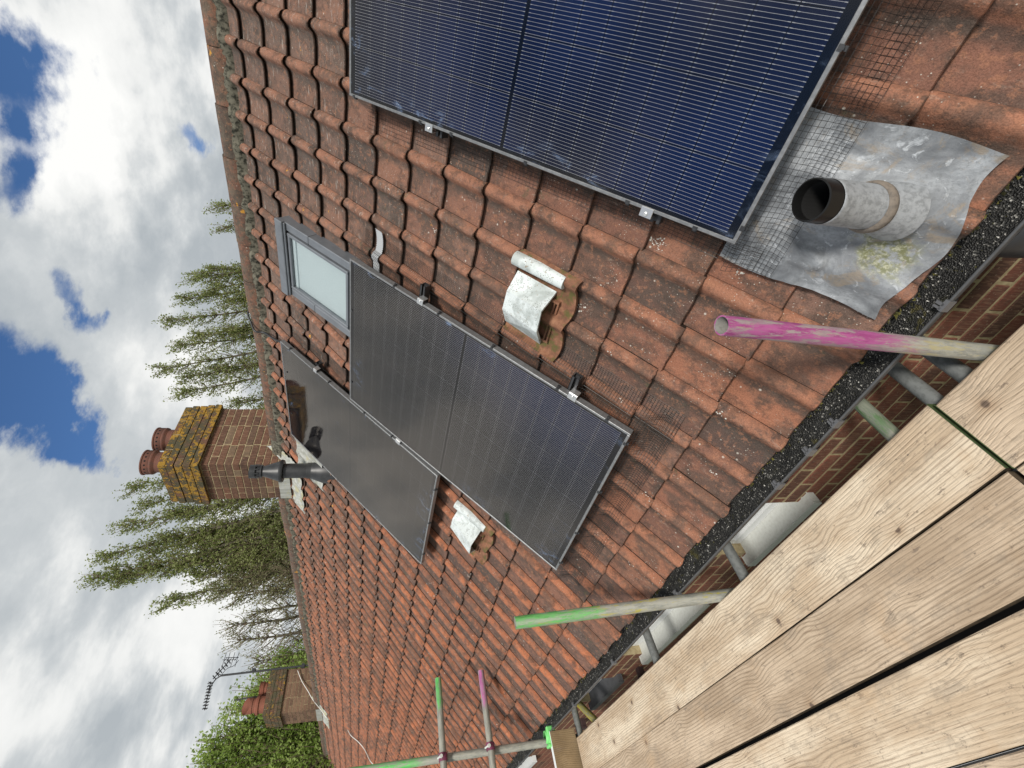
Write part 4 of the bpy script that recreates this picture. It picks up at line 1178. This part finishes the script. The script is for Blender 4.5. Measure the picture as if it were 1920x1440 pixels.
tube_obj((-3.3, 3.965, -.800), (-1.135, 3.965, -.775), M_tube('green_end_rail', (.08, .36, .08), 2.165, .085, .06), 'upper end guard rail tube, green at its tip over the tiles')
tube_obj((-3.3, 3.965, -1.155), (-1.115, 3.965, -1.128), M_tube('pink_end_rail', (.36, .10, .26), 2.185, .10, .08), 'lower end guard rail tube, pinkish purple at its tip over the tiles')
def coupler(loc, label):
    c = link('coupler', None, loc=loc, label=label, cat='coupler', group='purple couplers holding the end rails')
    b = MB(); b.lathe([(.026, -.022), (.032, -.022), (.032, -.006), (.029, -.006), (.029, .006), (.032, .006), (.032, .022), (.026, .022)], n=20, M=Matrix.Rotation(PI / 2, 4, 'Y')); b.build('band', M_PURP, c, smooth=40)
    b = MB(); b.box(-.022, .022, .020, .058, -.028, .028); me = b.mesh('body', M_PURP); bevel_mesh(me, .006); link('body', me, c)
    b = MB(); b.tube([(0, -.045, .022), (0, .02, .036)], .006, 8); b.lathe([(0, .0), (.012, 0), (.012, .012), (0, .012)], (0, -.04, .02), 6, M=Matrix.Rotation(R(100), 4, 'X')); b.build('bolt', M_SILL, c)
    return c
coupler((-1.60, 3.965, -.780), 'purple painted coupler joining the upper end rail to the far upright')
coupler((-1.58, 3.965, -1.134), 'purple painted coupler joining the lower end rail to the far upright')
gc = link('coupler', None, loc=(-1.565, 4.0, -1.615), label='bright green plastic coupler cover at the foot of the far upright, above the toe board', cat='coupler cover')
b = MB(); b.lathe([(.030, .045), (.036, .045), (.047, .020), (.050, -.01), (.047, -.035), (.030, -.035)][::-1], n=18); b.build('cover', M_GRNP, gc, smooth=40)
b = MB(); b.box(-.06, .055, -.055, -.02, -.030, .035); b.box(-.065, -.045, -.058, .02, -.03, .042); me = b.mesh('flange', M_GRNP); bevel_mesh(me, .006); link('flange', me, gc)

for (yy, mat_, xr, lab) in ((.19, M_GALV, .0, 'shaded grey cross tube just under the magenta upright'), (.30, M_GALV, 0, 'grey cross tube under the boards, nearest the board end joint'),
        (.47, M_tube('green_flecked_cross_tube', (.09, .17, .07), 1.632, .14, .10), 0, 'grey cross tube with a faded green patch under the boards'), (1.44, M_GALV, 0, 'grey cross tube below the gutter at the near white window sill'),
        (2.45, M_GALV, 0, 'grey cross tube below the gutter in front of the second window'), (3.97, M_GALV, 0, 'dark grey cross tube at the far end of the boards')):
    tube_obj((-2.95, yy, -1.845), (-1.318, yy, -1.845 - .0), mat_, lab)
tube_obj((-1.62, 3.60, -1.88), (-1.33, 4.05, -1.88), M_tube('yellow_tube', (.46, .40, .04), .55, 1.0, .05), 'short bright yellow tube slanting under the far board end')
for (yy, lab) in ((1.0, 'left'), (3.2, 'right')):
    pass
tube_obj((-2.95, -2.8, -1.90), (-2.95, 4.3, -1.90), M_GALV, 'long outer ledger tube hidden beneath the scaffold boards')
tube_obj((-1.640, -2.8, -1.895), (-1.640, 4.3, -1.895), M_GALV, 'long inner ledger tube beneath the board nearest the wall')
# boards
ZT = -1.78; BT = .038
def board(x0, x1, y0, y1, mat, label, dz=0, rot=0, ends=False):
    L = y1 - y0; wd = x1 - x0
    o = link('scaffold_board', None, loc=((x0 + x1) / 2, (y0 + y1) / 2, ZT + dz), rot=(0, 0, rot), label=label, cat='scaffold board', group='scaffold boards of the platform')
    b = MB(); n = 30
    def edge(a): return .0012 * nz(a * 9 + x0 * 7, 1, 2)
    vs = []; fs = []; ms = []
    for i in range(n + 1):
        a = i / n; y_ = (a - .5) * L; e0, e1 = edge(a), edge(a + 5)
        ring = [(-wd / 2 + e0, -BT + .003), (-wd / 2 + .003 + e0, -BT), (wd / 2 - .003 + e1, -BT), (wd / 2 + e1, -BT + .003), (wd / 2 + e1, -.003), (wd / 2 - .004 + e1, 0), (-wd / 2 + .004 + e0, 0), (-wd / 2 + e0, -.003)]
        vs += [(x_, y_, z_) for x_, z_ in ring]
    for i in range(n):
        for k in range(8):
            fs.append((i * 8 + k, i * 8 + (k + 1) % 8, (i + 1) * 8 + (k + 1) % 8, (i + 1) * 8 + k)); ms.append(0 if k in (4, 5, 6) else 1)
    fs.append(tuple(range(7, -1, -1))); fs.append(tuple(n * 8 + k for k in range(8)))
    b.add(vs, [f[::-1] for f in fs]); b.m = ms + [1, 1]
    me = b.mesh('plank', [mat, W_D], 35)
    bm = bmesh.new(); bm.from_mesh(me); bmesh.ops.recalc_face_normals(bm, faces=bm.faces[:]); bm.to_mesh(me); bm.free()
    link('plank', me, o)
    if ends:
        bb = MB()
        for sg in ends:
            yq = sg * (L / 2 + .0012)
            bb.box(-wd / 2 - .001, wd / 2 + .001, min(yq, yq - sg * .0020), max(yq, yq - sg * .0020), -BT - .001, .0012)
        bb.build('end_band', M_simple('green_end_paint', (.035, .06, .018), .8, 0, 60, (.09, .13, .04), .5), o)
    return o
board(-1.8215, -1.608, -2.6, .279, W_B, 'short tan scaffold board at the near end, nearest the wall, beside the magenta upright', 0, 0, (1,))
board(-1.8195, -1.6010, .292, 3.90, W_A, 'pale knotty scaffold board closest to the gutter, running past both uprights', -.002, .0045, (-1,))
board(-2.034, -1.8245, -2.6, .278, W_B, 'near end piece of the second scaffold board row, at the frame edge', -.003)
board(-2.029, -1.8225, .296, 3.86, W_B, 'brown grained second scaffold board, between a thin gap and the wide dark gap', 0, 0.0015)
board(-2.249, -2.046, -2.4, 3.7, W_A, 'third scaffold board, beyond the wide dark gap at lower right of the photo', .001, -.0005)
board(-2.470, -2.256, -2.4, 3.7, W_B, 'fourth scaffold board, only its edge showing at the bottom right corner of the photo', -.004)
board(-2.690, -2.476, -2.4, 3.7, W_A, 'fifth scaffold board at the outer side of the platform', -.002)
b = MB(); b.box(-2.252, -2.2515, -2.4, 3.7, ZT - .03, ZT + .0035)
b.build('metal_strip', M_ALU, label='thin bright metal strip along the edge of the outer scaffold board', cat='metal strip')
b = MB(); b.box(-2.072, -1.995, -2.4, 3.65, ZT - .085, ZT - .0405)  # added strip hides the lit wall below so the gap reads as shade
b.build('gap_shade_strip', M_simple('gap_shade_black', (.012, .010, .009), .9), label='added black strip standing in for deep shade below the wide dark gap in the boards', cat='shade strip')
# toe board across the far end
o = link('toe_board', None, loc=(-2.15, 3.955, ZT - .015), label='brown toe board standing on edge across the far end of the platform', cat='toe board')
b = MB(); b.box(-.605, .605, -.019, .019, 0, .198); me = b.mesh('plank', W_C); bevel_mesh(me, .002)
# grain follows the board's length
pk = link('plank', me, o)
b = MB(); b.box(-.606, .606, -.0195, .0195, .1985, .2005); b.build('end_band', M_UPVC, o)

# ------------------------------------------------------------------ TV aerial on the far chimney
ta_ = link('tv_aerial', None, loc=(1.63, 12.36, 1.15), label='dark TV aerial with toothed boom on a tall mast fixed to the far chimney', cat='aerial')
O = Vector((1.63, 12.36, 1.15))
b = MB(); b.tube([Vector((0, 0, -.35)), Vector((-.04, 0, 1.72))], .020, 8); b.build('mast', M_BLKM, ta_)
b = MB(); b.tube(pl_([Vector((-.04, 0, 1.70)), Vector((-.10, 0, 1.80)), Vector((-.22, 0, 1.86)), Vector((-.33, 0, 1.87))], 6), .011, 6); b.tube([Vector((-.04, 0, 1.70)), Vector((.02, 0, 1.82)), Vector((.10, 0, 1.78))], .010, 6); b.build('bracket_arm', M_BLKM, ta_)
b = MB()
def boom(pa, pb, n, l0, l1):
    pa, pb = Vector(pa), Vector(pb); b.tube([pa, pb], .010, 6)
    d = (pb - pa).normalized(); side = Vector((0, 1, 0)); upv = d.cross(side)
    for i in range(n):
        c_ = pa.lerp(pb, (i + .5) / n); l = l0 + (l1 - l0) * i / n
        b.tube([c_ - side * l + upv * .02, c_ + side * l - upv * .02], .007, 5); b.tube([c_ - upv * .055, c_ + upv * .055], .009, 5)
boom((-.62, 0, 1.86), (-.13, 0, 1.89), 9, .06, .09); boom((-.09, 0, 1.86), (.24, 0, 1.60), 6, .09, .12)
b.build('boom', M_BLKM, ta_)
b = MB()
for k in range(5):
    zz = 1.48 + k * .055
    b.tube([Vector((.18 , -.12, zz + .0)), Vector((.34, .16, zz + .02))], .006, 5); 
for yy in (-.1, .12):
    b.tube([Vector((.20 + (yy + .1) * .5, yy, 1.46)), Vector((.22 + (yy + .1) * .5, yy, 1.74))], .006, 5)
for zz in (1.47, 1.56, 1.66, 1.74):
    b.tube([Vector((.10, 0, zz)), Vector((.38, 0, zz - .02))], .006, 5)
b.build('reflector', M_BLKM, ta_)
b = MB(); b.tube(pl_([Vector((-.02, 0, 1.70)), Vector((.08, 0, 1.62)), Vector((.12, 0, 1.50)), Vector((.22, 0, 1.42))], 6), .006, 5); b.box(-.03, .03, -.03, .03, 1.02, 1.09); b.box(-.05, .03, -.04, .03, -.02, .05); b.build('clamp', M_BLKM, ta_)

# ------------------------------------------------------------------ trees
def leafcloud(b, rg, p, n, spread, size, mi=0, ax=None):
    for _ in range(n):
        c = p + Vector((rg.gauss(0, spread), rg.gauss(0, spread), rg.gauss(0, spread * .9)))
        a = Vector((rg.gauss(0, 1), rg.gauss(0, 1), rg.gauss(0, 1))).normalized(); q = a.orthogonal().normalized(); q.rotate(Matrix.Rotation(rg.random() * 6.28, 3, a))
        s_ = size * rg.uniform(.6, 1.3); r_ = a.cross(q)
        b.add([c - q * s_ * .5, c + r_ * s_ * .34, c + q * s_ * .6, c - r_ * s_ * .34], [(0, 1, 2, 3)], mi)
def tree(name, base, plumes, leaf, label, cat, seed, dens=1., lsize=.11, width=.55, sparse=0., lean=.25, group=None, zlow=-1.0):
    rg = random.Random(seed); base = Vector(base)
    o = link(name, None, loc=base, label=label, cat=cat, group=group)
    tr = MB(); cr = MB()
    LV = Vector((-.6, .8, 0))
    top0 = min(p[2] for p in plumes)
    fork = Vector((0, 0, max(1.5, (zlow - base.z) * .45)))
    tr.tube([(0, 0, -.1), (.05, 0, fork.z * .5), tuple(fork)], [.34, .27, .22], 10)
    extra = []
    for (tx, ty, tz) in plumes:
        for _ in range(1):
            o_ = rg.uniform(-1.0, 1.0) * width * 2.2; extra.append((tx + o_ * .6, ty - o_ * .8, tz - rg.uniform(.7, 2.6)))
    for (tx, ty, tz) in list(plumes) + extra:
        T = Vector((tx, ty, tz)) - base; H = T.z - fork.z
        mid = fork.lerp(T - LV * lean * H * .45 - Vector((0, 0, H * .42)), .9)
        pts = pl_([fork, fork.lerp(mid, .5) + Vector((rg.uniform(-.2, .2), rg.uniform(-.2, .2), .1)), mid, mid.lerp(T, .55) + Vector((rg.uniform(-.1, .1), rg.uniform(-.1, .1), 0)), T], 6)
        n = len(pts); tr.tube(pts, [.13 * (1 - i / n) + .010 for i in range(n)], 6)
        for i in range(4, n):
            f = i / n
            if pts[i].z + base.z < zlow - .5: continue
            nb = 8
            for _ in range(nb):
                a = rg.random() * 6.28; out = width * 1.6 * (1.1 - f) + .15
                L = rg.uniform(.5, 1.5) * (1.15 - f * .6)
                d = Vector((math.cos(a) * out, math.sin(a) * out, L)) + LV * lean * L
                q0 = pts[i]; q1 = q0 + d * .5 + Vector((math.cos(a), math.sin(a), 0)) * out * .2; q2 = q0 + d
                tr.tube([q0, q1, q2], [.016, .010, .005], 3, 1, caps=False)
                for k in range(7):
                    if rg.random() < sparse: continue
                    x = (k + .8) / 7; c = (q0.lerp(q1, x * 2) if x < .5 else q1.lerp(q2, x * 2 - 1))
                    leafcloud(cr, rg, c, int(rg.randint(2, 5) * dens + .6), .075, lsize * .74)
    tr.build('trunk', [M_BARK, M_TWIG], o, smooth=60); cr.build('crown', leaf, o)
    return o
GZ0 = -6.9
tree('poplar_tree', (17.3, 13.6, GZ0), [(17.81, 12.58, 8.5), (17.22, 13.45, 8.9), (18.1, 12.3, 7.8)], L_POP, 'first poplar behind the ridge, between the skylight side and the cable, with split leafy tips', 'tree', 1, 1.0, .12, .5, .05, group='tall trees behind the ridge', zlow=5)
tree('poplar_tree', (15.3, 15.9, GZ0), [(16.6, 14.28, 9.5), (15.12, 16.01, 9.6), (15.9, 15.2, 9.0), (14.9, 16.3, 8.6), (16.2, 14.8, 8.3)], L_POP, 'broad poplar with several leaning plumes, just before the lichen covered chimney', 'tree', 2, .85, .12, .55, .1, group='tall trees behind the ridge', zlow=4.5)
tree('poplar_tree', (19.2, 10.2, GZ0), [(19.48, 9.54, 7.45), (19.06, 10.41, 7.2)], L_POP, 'small tree tips barely showing above the ridge near the skylight', 'tree', 3, .6, .12, .4, .3, group='tall trees behind the ridge', zlow=6)
tree('poplar_tree', (13.9, 17.4, GZ0), [(14.0, 17.1, 6.3), (13.5, 17.6, 6.0)], L_POP, 'thin treetop peeping out right beside the lichen covered chimney', 'tree', 4, .8, .12, .4, .2, group='tall trees behind the ridge', zlow=4.0)
tree('poplar_tree', (10.3, 20.1, GZ0), [(11.05, 19.45, 10.0), (10.49, 19.82, 9.4), (9.78, 20.25, 10.0), (10.1, 20.0, 8.2)], L_POP, 'tall poplar rising directly behind the lichen covered chimney', 'tree', 5, .95, .12, .5, .08, group='tall trees behind the ridge', zlow=3.5)
tree('poplar_tree', (8.5, 21.0, GZ0), [(8.81, 20.78, 10.5), (8.12, 21.13, 10.6), (8.01, 21.19, 9.9), (8.9, 20.8, 8.9), (8.3, 21.1, 7.6), (9.2, 20.6, 7.4), (8.0, 21.3, 6.8), (9.6, 20.4, 6.6), (8.6, 20.9, 6.3)], L_POP, 'tallest poplar, left of the lichen covered chimney, its tip leaning away', 'tree', 6, .95, .12, .5, .08, group='tall trees behind the ridge', zlow=3)
tree('thin_tree', (7.4, 21.6, GZ0), [(8.0, 21.19, 6.2), (7.36, 21.48, 5.9), (7.14, 21.58, 5.1)], L_THIN, 'greyish thinly leaved tree next to the tallest poplar', 'tree', 7, .8, .10, .6, .25, group='tall trees behind the ridge', zlow=2.2)
tree('thin_tree', (5.9, 22.2, GZ0), [(6.26, 21.94, 5.1), (5.73, 22.13, 4.75), (5.02, 22.38, 3.9), (6.6, 21.8, 4.3), (4.7, 22.5, 3.2)], L_THIN, 'sparse tree with bare twigs, nearest the aerial of the far chimney', 'tree', 8, .55, .10, .75, .45, lean=.1, group='tall trees behind the ridge', zlow=1.6)
tree('broadleaf_tree', (1.6, 17.3, GZ0), [(1.01, 17.21, 3.6), (1.56, 17.1, 3.3), (2.02, 16.99, 2.9), (1.31, 17.15, 3.4), (1.66, 17.3, 2.7), (1.1, 17.5, 2.9), (.5, 17.4, 3.3), (2.3, 17.2, 2.3), (1.9, 17.6, 2.0), (.9, 17.7, 2.2), (2.4, 16.9, 1.9)], L_BUSH, 'bright green broadleaf tree past the far chimney with pale branches', 'tree', 9, 1.3, .10, .8, .0, lean=.05, zlow=.6)
tree('broadleaf_tree', (3.4, 17.5, GZ0), [(3.25, 17.2, 2.2), (2.9, 17.4, 2.5)], L_BUSH, 'green treetop directly behind the pots of the far chimney', 'tree', 10, .8, .10, .5, .2, lean=.05, zlow=.6)
print('OBJS', len(bpy.data.objects), 'TRIS', sum(len(m.loops) - 2 * len(m.polygons) for m in bpy.data.meshes))
